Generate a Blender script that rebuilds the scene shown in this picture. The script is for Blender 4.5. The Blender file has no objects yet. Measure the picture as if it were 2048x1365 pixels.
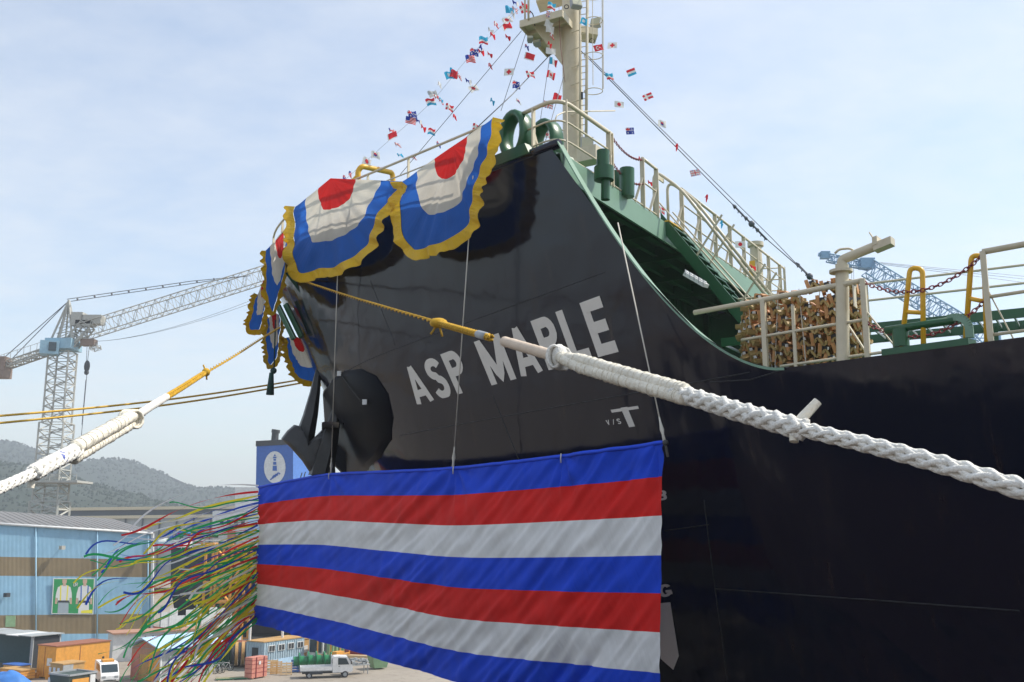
import bpy, bmesh, math, random
from mathutils import Vector, Matrix, noise as mnoise
R = math.radians
random.seed(7)
SC = bpy.context.scene
COL = SC.collection

# ------------------------------------------------------------------ camera
F = 1990.0; CX, CY = 1024.0, 682.5; PITCH = math.atan2(378.0, F); CAMZ = 14.0
cam = bpy.data.cameras.new('camera'); camo = bpy.data.objects.new('camera', cam); COL.objects.link(camo)
cam.sensor_width = 36.0; cam.lens = 36.0 * F / 2048.0; cam.clip_start = 0.1; cam.clip_end = 12000
camo.location = (0, 0, CAMZ); camo.rotation_euler = (R(90) + PITCH, 0, 0)
SC.camera = camo
# ------------------------------------------------------------------ sky, sun, exposure
SUN_AZ, SUN_EL = 78.0, 50.0
w = bpy.data.worlds.new('World'); SC.world = w; w.use_nodes = True
nt = w.node_tree; nt.nodes.clear()
out = nt.nodes.new('ShaderNodeOutputWorld'); bg = nt.nodes.new('ShaderNodeBackground')
sky = nt.nodes.new('ShaderNodeTexSky'); sky.sky_type = 'NISHITA'; sky.sun_disc = False
sky.sun_elevation = R(SUN_EL); sky.sun_rotation = R(SUN_AZ); sky.dust_density = 0.7; sky.air_density = 1.15; sky.ozone_density = 1.3
tc = nt.nodes.new('ShaderNodeTexCoord')
sep = nt.nodes.new('ShaderNodeSeparateXYZ'); nt.links.new(tc.outputs['Generated'], sep.inputs[0])
mz = nt.nodes.new('ShaderNodeMath'); mz.operation = 'MAXIMUM'; mz.inputs[1].default_value = 0.0; nt.links.new(sep.outputs[2], mz.inputs[0])
az = nt.nodes.new('ShaderNodeMath'); az.operation = 'ADD'; az.inputs[1].default_value = 0.16; nt.links.new(mz.outputs[0], az.inputs[0])
dv = nt.nodes.new('ShaderNodeVectorMath'); dv.operation = 'DIVIDE'; nt.links.new(tc.outputs['Generated'], dv.inputs[0])
cmb = nt.nodes.new('ShaderNodeCombineXYZ')
for i in range(3): nt.links.new(az.outputs[0], cmb.inputs[i])
nt.links.new(cmb.outputs[0], dv.inputs[1])
mp = nt.nodes.new('ShaderNodeMapping'); mp.inputs['Rotation'].default_value = (0, 0, R(35)); mp.inputs['Scale'].default_value = (1.0, 1.35, 1.0)
nt.links.new(dv.outputs[0], mp.inputs[0])
n1 = nt.nodes.new('ShaderNodeTexNoise'); n1.inputs['Scale'].default_value = 1.3; n1.inputs['Detail'].default_value = 9; n1.inputs['Roughness'].default_value = 0.6; n1.inputs['Distortion'].default_value = 0.35
n2 = nt.nodes.new('ShaderNodeTexNoise'); n2.inputs['Scale'].default_value = 7.0; n2.inputs['Detail'].default_value = 6; n2.inputs['Roughness'].default_value = 0.6
nt.links.new(mp.outputs[0], n1.inputs[0]); nt.links.new(mp.outputs[0], n2.inputs[0])
mm = nt.nodes.new('ShaderNodeMix'); mm.data_type = 'FLOAT'; mm.inputs[0].default_value = 0.3
nt.links.new(n1.outputs[0], mm.inputs[2]); nt.links.new(n2.outputs[0], mm.inputs[3])
rp = nt.nodes.new('ShaderNodeMapRange'); rp.inputs['From Min'].default_value = 0.36; rp.inputs['From Max'].default_value = 0.62
rp.inputs['To Min'].default_value = 0.24; rp.inputs['To Max'].default_value = 0.58
nt.links.new(mm.outputs[0], rp.inputs[0])
mix = nt.nodes.new('ShaderNodeMix'); mix.data_type = 'RGBA'; mix.inputs[7].default_value = (5.0, 5.1, 5.2, 1)
nt.links.new(rp.outputs[0], mix.inputs[0]); nt.links.new(sky.outputs[0], mix.inputs[6])
nt.links.new(mix.outputs[2], bg.inputs[0]); bg.inputs[1].default_value = 0.14
nt.links.new(bg.outputs[0], out.inputs[0])
sun = bpy.data.lights.new('sun', 'SUN'); sun.energy = 3.3; sun.angle = R(0.6); sun.color = (1.0, 0.94, 0.84)
suno = bpy.data.objects.new('sun', sun); COL.objects.link(suno)
sd = Vector((math.sin(R(SUN_AZ)) * math.cos(R(SUN_EL)), math.cos(R(SUN_AZ)) * math.cos(R(SUN_EL)), math.sin(R(SUN_EL))))
suno.rotation_euler = (-sd).to_track_quat('-Z', 'Y').to_euler(); suno.location = (60, 0, 90)
SC.view_settings.view_transform = 'Standard'; SC.view_settings.look = 'None'; SC.view_settings.exposure = 0.56; SC.view_settings.gamma = 1.0
SC.view_settings.use_curve_mapping = False
SC.cycles.max_bounces = 8; SC.cycles.volume_bounces = 0; SC.cycles.transparent_max_bounces = 16

# ------------------------------------------------------------------ survey helpers
SP, CP = math.sin(PITCH), math.cos(PITCH)
CAMP = Vector((0, 0, CAMZ))
def ray(u, v):
    x = (u - CX) / F; y = -(v - CY) / F
    return Vector((x, CP - y * SP, SP + y * CP))
def at(u, v, D):            # point at forward distance D metres along the sight line
    r = ray(u, v); return CAMP + r * (D / r.y)
def gp(u, v, z=0.0):        # point on the level z
    r = ray(u, v); return CAMP + r * ((z - CAMZ) / r.z)
def azv(a): return Vector((math.sin(R(a)), math.cos(R(a)), 0))
def on_plane(u, v, p0, a):  # vertical plane through p0 running along azimuth a
    n = azv(a + 90); r = ray(u, v)
    return CAMP + r * ((Vector(p0) - CAMP).dot(n) / r.dot(n))

# ------------------------------------------------------------------ mesh builder
WL = {}
class MB:
    def __init__(s): s.v = []; s.f = []; s.m = []; s.uv = {}; s.cm = 0
    def vert(s, p): s.v.append(Vector(p)); return len(s.v) - 1
    def face(s, ids): s.f.append(tuple(ids)); s.m.append(s.cm)
    def poly(s, pts): s.face([s.vert(p) for p in pts])
    def hexa(s, p):   # 8 points, bottom ring then top ring
        i = [s.vert(q) for q in p]
        for q in ((3,2,1,0),(4,5,6,7),(0,1,5,4),(1,2,6,5),(2,3,7,6),(3,0,4,7)): s.face([i[k] for k in q])
    def box(s, c, d, rz=0.0, rot=None):
        M = rot if rot is not None else Matrix.Rotation(rz, 3, 'Z')
        c = Vector(c); hx, hy, hz = d[0]/2, d[1]/2, d[2]/2
        s.hexa([c + M @ Vector(q) for q in ((-hx,-hy,-hz),(hx,-hy,-hz),(hx,hy,-hz),(-hx,hy,-hz),(-hx,-hy,hz),(hx,-hy,hz),(hx,hy,hz),(-hx,hy,hz))])
    def bar(s, p, q, w_, h_, up=(0,0,1)):
        p, q = Vector(p), Vector(q); d = (q - p)
        if d.length < 1e-6: return
        d.normalize(); up = Vector(up)
        if abs(d.dot(up)) > 0.98: up = Vector((1, 0, 0))
        x = d.cross(up).normalized(); y = x.cross(d)
        a = x * w_ / 2; b_ = y * h_ / 2
        s.hexa([p-a-b_, p+a-b_, p+a+b_, p-a+b_, q-a-b_, q+a-b_, q+a+b_, q-a+b_])
    def tube(s, path, r, n=6, caps=True, close=False):
        path = [Vector(p) for p in path]; N = len(path); rings = []
        rr = r if isinstance(r, (list, tuple)) else [r] * N
        ref = None
        for i, p in enumerate(path):
            if close: d = path[(i+1) % N] - path[i-1]
            else: d = path[min(i+1, N-1)] - path[max(i-1, 0)]
            if d.length < 1e-9: d = Vector((0,0,1))
            d.normalize()
            if ref is None:
                ref = Vector((0,0,1)) if abs(d.z) < 0.9 else Vector((1,0,0))
            x = ref - d * ref.dot(d)
            if x.length < 1e-4: x = d.orthogonal()
            x.normalize(); ref = x; y = d.cross(x)
            rings.append([s.vert(p + (x * math.cos(2*math.pi*k/n) + y * math.sin(2*math.pi*k/n)) * rr[i]) for k in range(n)])
        M = N if close else N - 1
        for i in range(M):
            A, B = rings[i], rings[(i+1) % N]
            for k in range(n): s.face((A[k], A[(k+1)%n], B[(k+1)%n], B[k]))
        if caps and not close:
            s.face(rings[0][::-1]); s.face(rings[-1])
    def cyl(s, p, q, r1, r2=None, n=12): s.tube([p, q], [r1, r1 if r2 is None else r2], n)
    def ball(s, c, r, n=8, m=6, sc=(1,1,1)):
        c = Vector(c); ids = []
        for j in range(m + 1):
            t = math.pi * j / m
            ids.append([s.vert(c + Vector((r*sc[0]*math.sin(t)*math.cos(2*math.pi*k/n), r*sc[1]*math.sin(t)*math.sin(2*math.pi*k/n), r*sc[2]*math.cos(t)))) for k in range(n)])
        for j in range(m):
            for k in range(n): s.face((ids[j][k], ids[j+1][k], ids[j+1][(k+1)%n], ids[j][(k+1)%n]))
    def grid(s, nu, nv, fn, uvs=True):
        ids = [[s.vert(fn(i/nu, j/nv)) for j in range(nv+1)] for i in range(nu+1)]
        for i in range(nu):
            for j in range(nv):
                q = (ids[i][j], ids[i+1][j], ids[i+1][j+1], ids[i][j+1]); 
                if uvs: s.uv[len(s.f)] = [(i/nu, j/nv), ((i+1)/nu, j/nv), ((i+1)/nu, (j+1)/nv), (i/nu, (j+1)/nv)]
                s.face(q)
        return ids
    def prism(s, pts, off):   # polygon extruded by a vector
        pts = [Vector(p) for p in pts]; off = Vector(off); n = len(pts)
        a = [s.vert(p) for p in pts]; b_ = [s.vert(p + off) for p in pts]
        s.face(a[::-1]); s.face(b_)
        for i in range(n): s.face((a[i], a[(i+1)%n], b_[(i+1)%n], b_[i]))
    def build(s, name, mats, parent=None, smooth=False, fixn=True, auto=None, local=False):
        o0 = WL.get(parent.name, Vector()) if parent and not local else Vector()
        me = bpy.data.meshes.new(name)
        me.from_pydata([tuple(p - o0) for p in s.v], [], s.f)
        if not isinstance(mats, (list, tuple)): mats = [mats]
        for m in mats: me.materials.append(m)
        if len(mats) > 1:
            me.polygons.foreach_set('material_index', s.m)
        if s.uv:
            l = me.uv_layers.new(name='UVMap').data
            for p in me.polygons:
                c = s.uv.get(p.index)
                if c:
                    for k, li in enumerate(p.loop_indices): l[li].uv = c[k]
        if fixn:
            bm = bmesh.new(); bm.from_mesh(me); bmesh.ops.recalc_face_normals(bm, faces=bm.faces); bm.to_mesh(me); bm.free()
        if smooth: me.polygons.foreach_set('use_smooth', [True] * len(me.polygons))
        me.update()
        if auto is not None:
            me.polygons.foreach_set('use_smooth', [True] * len(me.polygons)); me.set_sharp_from_angle(angle=R(auto))
        o = bpy.data.objects.new(name, me); COL.objects.link(o)
        if parent: o.parent = parent; WL[o.name] = WL.get(parent.name, Vector())
        else: WL[o.name] = Vector()
        return o
def tag(o, label=None, cat=None, group=None, kind=None):
    if label: o['label'] = label
    if cat: o['category'] = cat
    if group: o['group'] = group
    if kind: o['kind'] = kind
    return o
def empty(name, loc, label=None, cat=None, group=None, kind=None):
    o = bpy.data.objects.new(name, None); COL.objects.link(o); o.location = Vector(loc); o.empty_display_size = 0.2
    WL[o.name] = Vector(loc); return tag(o, label, cat, group, kind)
def share(o, parent, loc, rz=0.0, scale=None, mat=None, rot=None):
    c = bpy.data.objects.new(o.name.split('.')[0], o.data); COL.objects.link(c); c.parent = parent
    c.location = Vector(loc) - (WL.get(parent.name, Vector()) if parent else Vector())
    if rot is not None: c.rotation_euler = rot
    else: c.rotation_euler = (0, 0, rz)
    if scale: c.scale = scale
    return c
def copy_tree(o, parent=None):
    c = o.copy(); COL.objects.link(c); c.parent = parent
    for ch in list(o.children): copy_tree(ch, c)
    return c
def lerp(a, b, t): return a + (b - a) * t
def catmull(pts, k=8):
    pts = [Vector(p) for p in pts]; P = [2*pts[0]-pts[1]] + pts + [2*pts[-1]-pts[-2]]; o = []
    for i in range(1, len(P)-2):
        for j in range(k):
            t = j/k; a, b_, c, d = P[i-1], P[i], P[i+1], P[i+2]
            o.append(0.5*((2*b_) + (c-a)*t + (2*a-5*b_+4*c-d)*t*t + (3*b_-a-3*c+d)*t**3))
    o.append(pts[-1]); return o
def fillet(pts, r, k=5):     # polyline with rounded corners
    pts = [Vector(p) for p in pts]; o = [pts[0]]
    for i in range(1, len(pts)-1):
        a, b_, c = pts[i-1], pts[i], pts[i+1]; d1 = (a-b_); d2 = (c-b_); rr = min(r, d1.length*0.49, d2.length*0.49)
        p = b_ + d1.normalized()*rr; q = b_ + d2.normalized()*rr
        for j in range(k+1):
            t = j/k; o.append((1-t)**2*p + 2*t*(1-t)*b_ + t*t*q)
    o.append(pts[-1]); return o

# ------------------------------------------------------------------ materials
def mat(name, col, rough=0.5, metal=0.0, var=0.12, vscale=3.0, bump=0.0, bscale=40.0, col2=None, spec=0.5, dirt=None, coat=0.0, trans=0.0):
    m = bpy.data.materials.new(name); m.use_nodes = True; t = m.node_tree; b_ = t.nodes['Principled BSDF']
    b_.inputs['Roughness'].default_value = rough; b_.inputs['Metallic'].default_value = metal
    b_.inputs['Specular IOR Level'].default_value = spec
    b_.inputs['Coat Weight'].default_value = coat; b_.inputs['Coat Roughness'].default_value = 0.05
    co = t.nodes.new('ShaderNodeTexCoord'); nz = t.nodes.new('ShaderNodeTexNoise'); nz.inputs['Scale'].default_value = vscale; nz.inputs['Detail'].default_value = 6; nz.inputs['Roughness'].default_value = 0.65
    t.links.new(co.outputs['Object'], nz.inputs[0])
    mr = t.nodes.new('ShaderNodeMapRange'); mr.inputs['From Min'].default_value = 0.3; mr.inputs['From Max'].default_value = 0.7; t.links.new(nz.outputs[0], mr.inputs[0])
    mx = t.nodes.new('ShaderNodeMix'); mx.data_type = 'RGBA'
    c2 = col2 if col2 else tuple(c * (1 - var) for c in col); c1 = col if col2 else tuple(min(1, c * (1 + var)) for c in col)
    mx.inputs[6].default_value = (*c1, 1); mx.inputs[7].default_value = (*c2, 1); t.links.new(mr.outputs[0], mx.inputs[0])
    last = mx.outputs[2]
    if dirt:
        nz2 = t.nodes.new('ShaderNodeTexNoise'); nz2.inputs['Scale'].default_value = dirt[1]; nz2.inputs['Detail'].default_value = 8; nz2.inputs['Roughness'].default_value = 0.7
        mpp = t.nodes.new('ShaderNodeMapping'); mpp.inputs['Scale'].default_value = (1, 1, 0.35); t.links.new(co.outputs['Object'], mpp.inputs[0]); t.links.new(mpp.outputs[0], nz2.inputs[0])
        r2 = t.nodes.new('ShaderNodeMapRange'); r2.inputs['From Min'].default_value = 0.55; r2.inputs['From Max'].default_value = 0.72; r2.inputs['To Max'].default_value = dirt[2]; t.links.new(nz2.outputs[0], r2.inputs[0])
        m2 = t.nodes.new('ShaderNodeMix'); m2.data_type = 'RGBA'; m2.inputs[7].default_value = (*dirt[0], 1); t.links.new(r2.outputs[0], m2.inputs[0]); t.links.new(last, m2.inputs[6]); last = m2.outputs[2]
    t.links.new(last, b_.inputs['Base Color'])
    if bump:
        n3 = t.nodes.new('ShaderNodeTexNoise'); n3.inputs['Scale'].default_value = bscale; n3.inputs['Detail'].default_value = 4; t.links.new(co.outputs['Object'], n3.inputs[0])
        bp = t.nodes.new('ShaderNodeBump'); bp.inputs['Strength'].default_value = bump; bp.inputs['Distance'].default_value = 0.02; t.links.new(n3.outputs[0], bp.inputs['Height']); t.links.new(bp.outputs[0], b_.inputs['Normal'])
    if trans:
        tr = t.nodes.new('ShaderNodeBsdfTranslucent'); t.links.new(last, tr.inputs[0]); ms = t.nodes.new('ShaderNodeMixShader'); ms.inputs[0].default_value = trans
        o = t.nodes['Material Output']; t.links.new(b_.outputs[0], ms.inputs[1]); t.links.new(tr.outputs[0], ms.inputs[2]); t.links.new(ms.outputs[0], o.inputs[0])
    return m
def uvramp(name, axis, stops, rough=0.7, trans=0.3, bump=0.25, bstretch=(6, 60, 1), radial=None, diag=None):
    """constant colour bands along one UV axis (dyed cloth sewn from bands)"""
    m = bpy.data.materials.new(name); m.use_nodes = True; t = m.node_tree; b_ = t.nodes['Principled BSDF']; b_.inputs['Roughness'].default_value = rough
    b_.inputs['Specular IOR Level'].default_value = 0.25
    uv = t.nodes.new('ShaderNodeUVMap'); sp_ = t.nodes.new('ShaderNodeSeparateXYZ'); t.links.new(uv.outputs[0], sp_.inputs[0])
    nw = t.nodes.new('ShaderNodeTexNoise'); nw.inputs['Scale'].default_value = 9; nw.inputs['Detail'].default_value = 3; t.links.new(uv.outputs[0], nw.inputs[0])
    ws = t.nodes.new('ShaderNodeMath'); ws.operation = 'MULTIPLY_ADD'; ws.inputs[1].default_value = 0.02 if radial else 0.004; t.links.new(nw.outputs[0], ws.inputs[0]); t.links.new(sp_.outputs[axis], ws.inputs[2])
    cr = t.nodes.new('ShaderNodeValToRGB'); cr.color_ramp.interpolation = 'CONSTANT'
    el = cr.color_ramp.elements
    while len(el) > 1: el.remove(el[-1])
    el[0].position = stops[0][0]; el[0].color = (*stops[0][1], 1)
    for p, c in stops[1:]:
        e = el.new(p); e.color = (*c, 1)
    t.links.new(ws.outputs[0], cr.inputs[0])
    co = t.nodes.new('ShaderNodeTexCoord'); nv = t.nodes.new('ShaderNodeTexNoise'); nv.inputs['Scale'].default_value = 1.5; nv.inputs['Detail'].default_value = 8; t.links.new(co.outputs['Object'], nv.inputs[0])
    vr = t.nodes.new('ShaderNodeMapRange'); vr.inputs['From Min'].default_value = 0.3; vr.inputs['From Max'].default_value = 0.7; vr.inputs['To Min'].default_value = 0.86; vr.inputs['To Max'].default_value = 1.05; t.links.new(nv.outputs[0], vr.inputs[0])
    ml = t.nodes.new('ShaderNodeMix'); ml.data_type = 'RGBA'; ml.blend_type = 'MULTIPLY'; ml.inputs[0].default_value = 1; t.links.new(cr.outputs[0], ml.inputs[6]); t.links.new(vr.outputs[0], ml.inputs[7])
    t.links.new(ml.outputs[2], b_.inputs['Base Color'])
    mp_ = t.nodes.new('ShaderNodeMapping'); mp_.inputs['Scale'].default_value = bstretch
    if diag:
        mq = t.nodes.new('ShaderNodeMapping'); mq.inputs['Scale'].default_value = (diag[0], diag[1], 1); mq.inputs['Rotation'].default_value = (0, 0, diag[2]); mq2 = t.nodes.new('ShaderNodeMapping'); mq2.inputs['Scale'].default_value = (diag[0], diag[1], 1); mq.inputs['Scale'].default_value = (1, 1, 1)
        t.links.new(uv.outputs[0], mq2.inputs[0]); t.links.new(mq2.outputs[0], mq.inputs[0]); t.links.new(mq.outputs[0], mp_.inputs[0])
    else: t.links.new(uv.outputs[0], mp_.inputs[0])
    nb = t.nodes.new('ShaderNodeTexNoise'); nb.inputs['Scale'].default_value = 1; nb.inputs['Detail'].default_value = 5; nb.inputs['Distortion'].default_value = 0.6; t.links.new(mp_.outputs[0], nb.inputs[0])
    bp = t.nodes.new('ShaderNodeBump'); bp.inputs['Strength'].default_value = bump; bp.inputs['Distance'].default_value = 0.05; t.links.new(nb.outputs[0], bp.inputs['Height']); t.links.new(bp.outputs[0], b_.inputs['Normal'])
    tr = t.nodes.new('ShaderNodeBsdfTranslucent'); t.links.new(ml.outputs[2], tr.inputs[0]); ms = t.nodes.new('ShaderNodeMixShader'); ms.inputs[0].default_value = trans
    o = t.nodes['Material Output']; t.links.new(b_.outputs[0], ms.inputs[1]); t.links.new(tr.outputs[0], ms.inputs[2]); t.links.new(ms.outputs[0], o.inputs[0])
    return m
M = {}
M['cream'] = mat('cream paint', (0.60, 0.53, 0.38), 0.42, var=0.06, vscale=6, dirt=((0.35, 0.27, 0.16), 5, 0.35))
M['green'] = mat('deck green paint', (0.014, 0.092, 0.032), 0.33, var=0.15, vscale=2, dirt=((0.015, 0.05, 0.03), 4, 0.5))
M['pale_green'] = mat('primer green paint', (0.17, 0.295, 0.205), 0.45, var=0.07, vscale=1.2, dirt=((0.15, 0.27, 0.19), 3, 0.5))
M['yellow'] = mat('yellow paint', (0.75, 0.42, 0.02), 0.38, var=0.08, vscale=9)
M['red_chain'] = mat('red chain paint', (0.25, 0.035, 0.04), 0.5, var=0.2, vscale=20)
M['rope_white'] = mat('white polyester rope', (0.80, 0.78, 0.72), 0.9, var=0.12, vscale=9, bump=0.8, bscale=55, spec=0.2, dirt=((0.62, 0.57, 0.46), 9, 0.6))
M['sleeve'] = mat('cream canvas sleeve', (0.80, 0.75, 0.63), 0.9, var=0.10, vscale=5, bump=1.0, bscale=22, spec=0.2)
M['sleeve_pink'] = mat('buff canvas sleeve', (0.66, 0.54, 0.42), 0.85, var=0.08, vscale=8, bump=0.3, bscale=60, spec=0.2)
M['rope_yellow'] = mat('yellow mooring rope', (0.62, 0.36, 0.03), 0.7, var=0.25, vscale=14, bump=0.6, bscale=120, spec=0.25)
M['rope_thin'] = mat('thin white cord', (0.62, 0.58, 0.50), 0.8, var=0.05)
M['wire'] = mat('wire rope', (0.10, 0.11, 0.13), 0.5, var=0.1)
M['black_steel'] = mat('black anchor steel', (0.035, 0.034, 0.034), 0.42, var=0.3, vscale=2.5, bump=0.35, bscale=9, dirt=((0.10, 0.05, 0.025), 3, 0.35))
M['lamp_grey'] = mat('lamp housing grey', (0.33, 0.35, 0.36), 0.45, var=0.05)
M['glass'] = mat('dark glass', (0.03, 0.05, 0.06), 0.08, var=0.1)
M['gold'] = mat('gold satin frill', (0.60, 0.38, 0.02), 0.45, var=0.15, vscale=3, bump=0.4, bscale=14, trans=0.25)
M['white'] = mat('white paint', (0.74, 0.74, 0.72), 0.45, var=0.05, vscale=2, dirt=((0.45, 0.42, 0.36), 2, 0.35))
M['black'] = mat('black rubber', (0.02, 0.02, 0.022), 0.6, var=0.1)
M['name_white'] = mat('hull lettering paint', (0.66, 0.62, 0.56), 0.35, var=0.05, vscale=1)

# ================================================================== SETTING
AX = 59.0
BV = azv(-AX)              # towards the bow
TV = azv(90 - AX)          # towards starboard
NOSE = Vector((-6.8, 30.75, 0))
def S(s, p, z): return Vector((NOSE.x, NOSE.y, 0)) - BV * s - TV * p + Vector((0, 0, z))
def toship(P):
    r = Vector((P.x - NOSE.x, P.y - NOSE.y, 0)); return -r.dot(BV), -r.dot(TV)

def ground_mat(name, c1, c2, c3):
    m = bpy.data.materials.new(name); m.use_nodes = True; t = m.node_tree; b_ = t.nodes['Principled BSDF']; b_.inputs['Roughness'].default_value = 0.9; b_.inputs['Specular IOR Level'].default_value = 0.2
    co = t.nodes.new('ShaderNodeTexCoord')
    a = t.nodes.new('ShaderNodeTexNoise'); a.inputs['Scale'].default_value = 0.08; a.inputs['Detail'].default_value = 10; a.inputs['Roughness'].default_value = 0.62
    b2 = t.nodes.new('ShaderNodeTexNoise'); b2.inputs['Scale'].default_value = 1.1; b2.inputs['Detail'].default_value = 10; b2.inputs['Roughness'].default_value = 0.7
    vo = t.nodes.new('ShaderNodeTexVoronoi'); vo.inputs['Scale'].default_value = 0.12
    for n in (a, b2, vo): t.links.new(co.outputs['Object'], n.inputs[0])
    r1 = t.nodes.new('ShaderNodeMapRange'); r1.inputs['From Min'].default_value = 0.38; r1.inputs['From Max'].default_value = 0.62; t.links.new(a.outputs[0], r1.inputs[0])
    m1 = t.nodes.new('ShaderNodeMix'); m1.data_type = 'RGBA'; m1.inputs[6].default_value = (*c1, 1); m1.inputs[7].default_value = (*c2, 1); t.links.new(r1.outputs[0], m1.inputs[0])
    r2 = t.nodes.new('ShaderNodeMapRange'); r2.inputs['From Min'].default_value = 0.52; r2.inputs['From Max'].default_value = 0.7; r2.inputs['To Max'].default_value = 0.75; t.links.new(b2.outputs[0], r2.inputs[0])
    m2 = t.nodes.new('ShaderNodeMix'); m2.data_type = 'RGBA'; m2.inputs[7].default_value = (*c3, 1); t.links.new(r2.outputs[0], m2.inputs[0]); t.links.new(m1.outputs[2], m2.inputs[6])
    t.links.new(m2.outputs[2], b_.inputs['Base Color'])
    return m
g = MB()
oq = [(-4000, -4000), (-4000, 4000), (4000, 4000), (4000, -4000)]
G = 1500
iq = [(-7, 24), (-7, -22), (140, -22), (140, 24)]
ov = [g.vert(S(a * 1.0, b_, 0)) for a, b_ in ((-G, G), (-G, -G), (G, -G), (G, G))]
iv = [g.vert(S(a, b_, 0)) for a, b_ in iq]
for i in range(4): g.face((ov[i], ov[(i+1)%4], iv[(i+1)%4], iv[i]))
iw = [g.vert(S(a, b_, -6)) for a, b_ in iq]
for i in range(4): g.face((iv[i], iv[(i+1)%4], iw[(i+1)%4], iw[i]))
tag(g.build('ground', ground_mat('yard concrete', (0.36, 0.315, 0.26), (0.28, 0.245, 0.20), (0.17, 0.15, 0.13)), fixn=False), kind='structure')
wm = bpy.data.materials.new('harbour water'); wm.use_nodes = True
wb = wm.node_tree.nodes['Principled BSDF']; wb.inputs['Base Color'].default_value = (0.012, 0.022, 0.026, 1); wb.inputs['Roughness'].default_value = 0.08; wb.inputs['IOR'].default_value = 1.33
wn = wm.node_tree.nodes.new('ShaderNodeTexNoise'); wn.inputs['Scale'].default_value = 1.2; wn.inputs['Detail'].default_value = 4
wc = wm.node_tree.nodes.new('ShaderNodeTexCoord'); wm.node_tree.links.new(wc.outputs['Object'], wn.inputs[0])
wbp = wm.node_tree.nodes.new('ShaderNodeBump'); wbp.inputs['Strength'].default_value = 0.5; wbp.inputs['Distance'].default_value = 0.15
wm.node_tree.links.new(wn.outputs[0], wbp.inputs['Height']); wm.node_tree.links.new(wbp.outputs[0], wb.inputs['Normal'])
g = MB(); g.poly([S(-7, 24, -2.5), S(-7, -22, -2.5), S(140, -22, -2.5), S(140, 24, -2.5)])
tag(g.build('water', wm, fixn=False), kind='structure')

# hills with woods
def ridge(name, D, prof, depth, mt, trees, tmat, label):
    pts = [at(u, v, D) for u, v in prof]
    xs = [p.x for p in pts]; hs = [p.z for p in pts]
    def H(x):
        if x <= xs[0]: return hs[0]
        for i in range(len(xs)-1):
            if x <= xs[i+1]:
                t = (x - xs[i]) / (xs[i+1] - xs[i]); t = t*t*(3-2*t); return lerp(hs[i], hs[i+1], t)
        return hs[-1]
    x0, x1 = xs[0], xs[-1]
    def hz(x, k):
        h = H(x) * (math.sin(k * math.pi / 2) ** 0.85)
        n_ = mnoise.fractal(Vector((x*0.006, k*2.2, D*0.01)), 1.0, 2.0, 5)
        return h * (1 + 0.10 * n_ * (0.2 + k) * (1 - 0.75*k*k)) + 2.5 * mnoise.noise(Vector((x*0.05, k*14, 1)))
    g = MB()
    def fn(a, k): 
        x = lerp(x0, x1, a); return Vector((x, D - depth * (1 - k), hz(x, k) - 1.0))
    g.grid(220, 46, fn, uvs=False)
    g.grid(60, 4, lambda a, k: Vector((lerp(x0, x1, a), D + depth*0.6*k, (hz(lerp(x0, x1, a), 1.0)) * (1 - k) - 1.2)), uvs=False)
    o = tag(g.build('hills', mt, smooth=True), kind='structure')
    g = MB(); rr = random.Random(int(D))
    for i in range(trees):
        k = 1.0 - rr.random() ** 1.4 * 0.9; a = rr.random(); x = lerp(x0, x1, a)
        z = hz(x, k) - 1.0; sz = rr.uniform(0.65, 1.35) * D * 0.0011; c = Vector((x, D - depth*(1-k), z))
        n = 5; ph = rr.random()*6
        bot = [g.vert(c + Vector((math.cos(ph+6.283*q/n)*sz, math.sin(ph+6.283*q/n)*sz, sz*0.2))) for q in range(n)]
        mid = [g.vert(c + Vector((math.cos(ph+.5+6.283*q/n)*sz*rr.uniform(.5,.95), math.sin(ph+.5+6.283*q/n)*sz*.8, sz*rr.uniform(.9,1.3)))) for q in range(n)]
        tp = g.vert(c + Vector((0, 0, sz * rr.uniform(1.5, 2.1))))
        for q in range(n):
            g.face((bot[q], bot[(q+1)%n], mid[q])); g.face((bot[(q+1)%n], mid[(q+1)%n], mid[q])); g.face((mid[q], mid[(q+1)%n], tp))
    tag(g.build('woodland', tmat, fixn=False, smooth=True), label, 'woodland', kind='stuff')
M['soil'] = mat('wooded hillside soil', (0.016, 0.032, 0.015), 0.95, var=0.4, vscale=0.02, col2=(0.027, 0.038, 0.02))
M['pine'] = mat('pine foliage', (0.016, 0.033, 0.015), 0.9, col2=(0.024, 0.038, 0.018), vscale=0.03, spec=0.1)
M['pine2'] = mat('mixed wood foliage', (0.020, 0.034, 0.018), 0.9, col2=(0.028, 0.038, 0.021), vscale=0.02, spec=0.1)
ridge('far', 1250, [(-900, 900), (-500, 860), (-200, 905), (-60, 893), (0, 888), (40, 884), (90, 903), (140, 915), (180, 940), (215, 930), (262, 922), (310, 942), (370, 970), (420, 984), (470, 981), (540, 990), (700, 1000), (900, 1005), (1400, 1000), (3200, 990)], 460, M['soil'], 20000, M['pine2'], 'hazy blue-grey woods on the far ridge behind the tower crane')
ridge('near', 720, [(-1100, 950), (-600, 905), (-200, 915), (0, 927), (60, 930), (140, 950), (200, 968), (260, 985), (330, 1005), (400, 1018), (520, 1030), (700, 1040), (1500, 1045), (3400, 1040)], 260, M['soil'], 20000, M['pine'], 'darker pine woods on the nearer slope above the blue warehouse')

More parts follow.
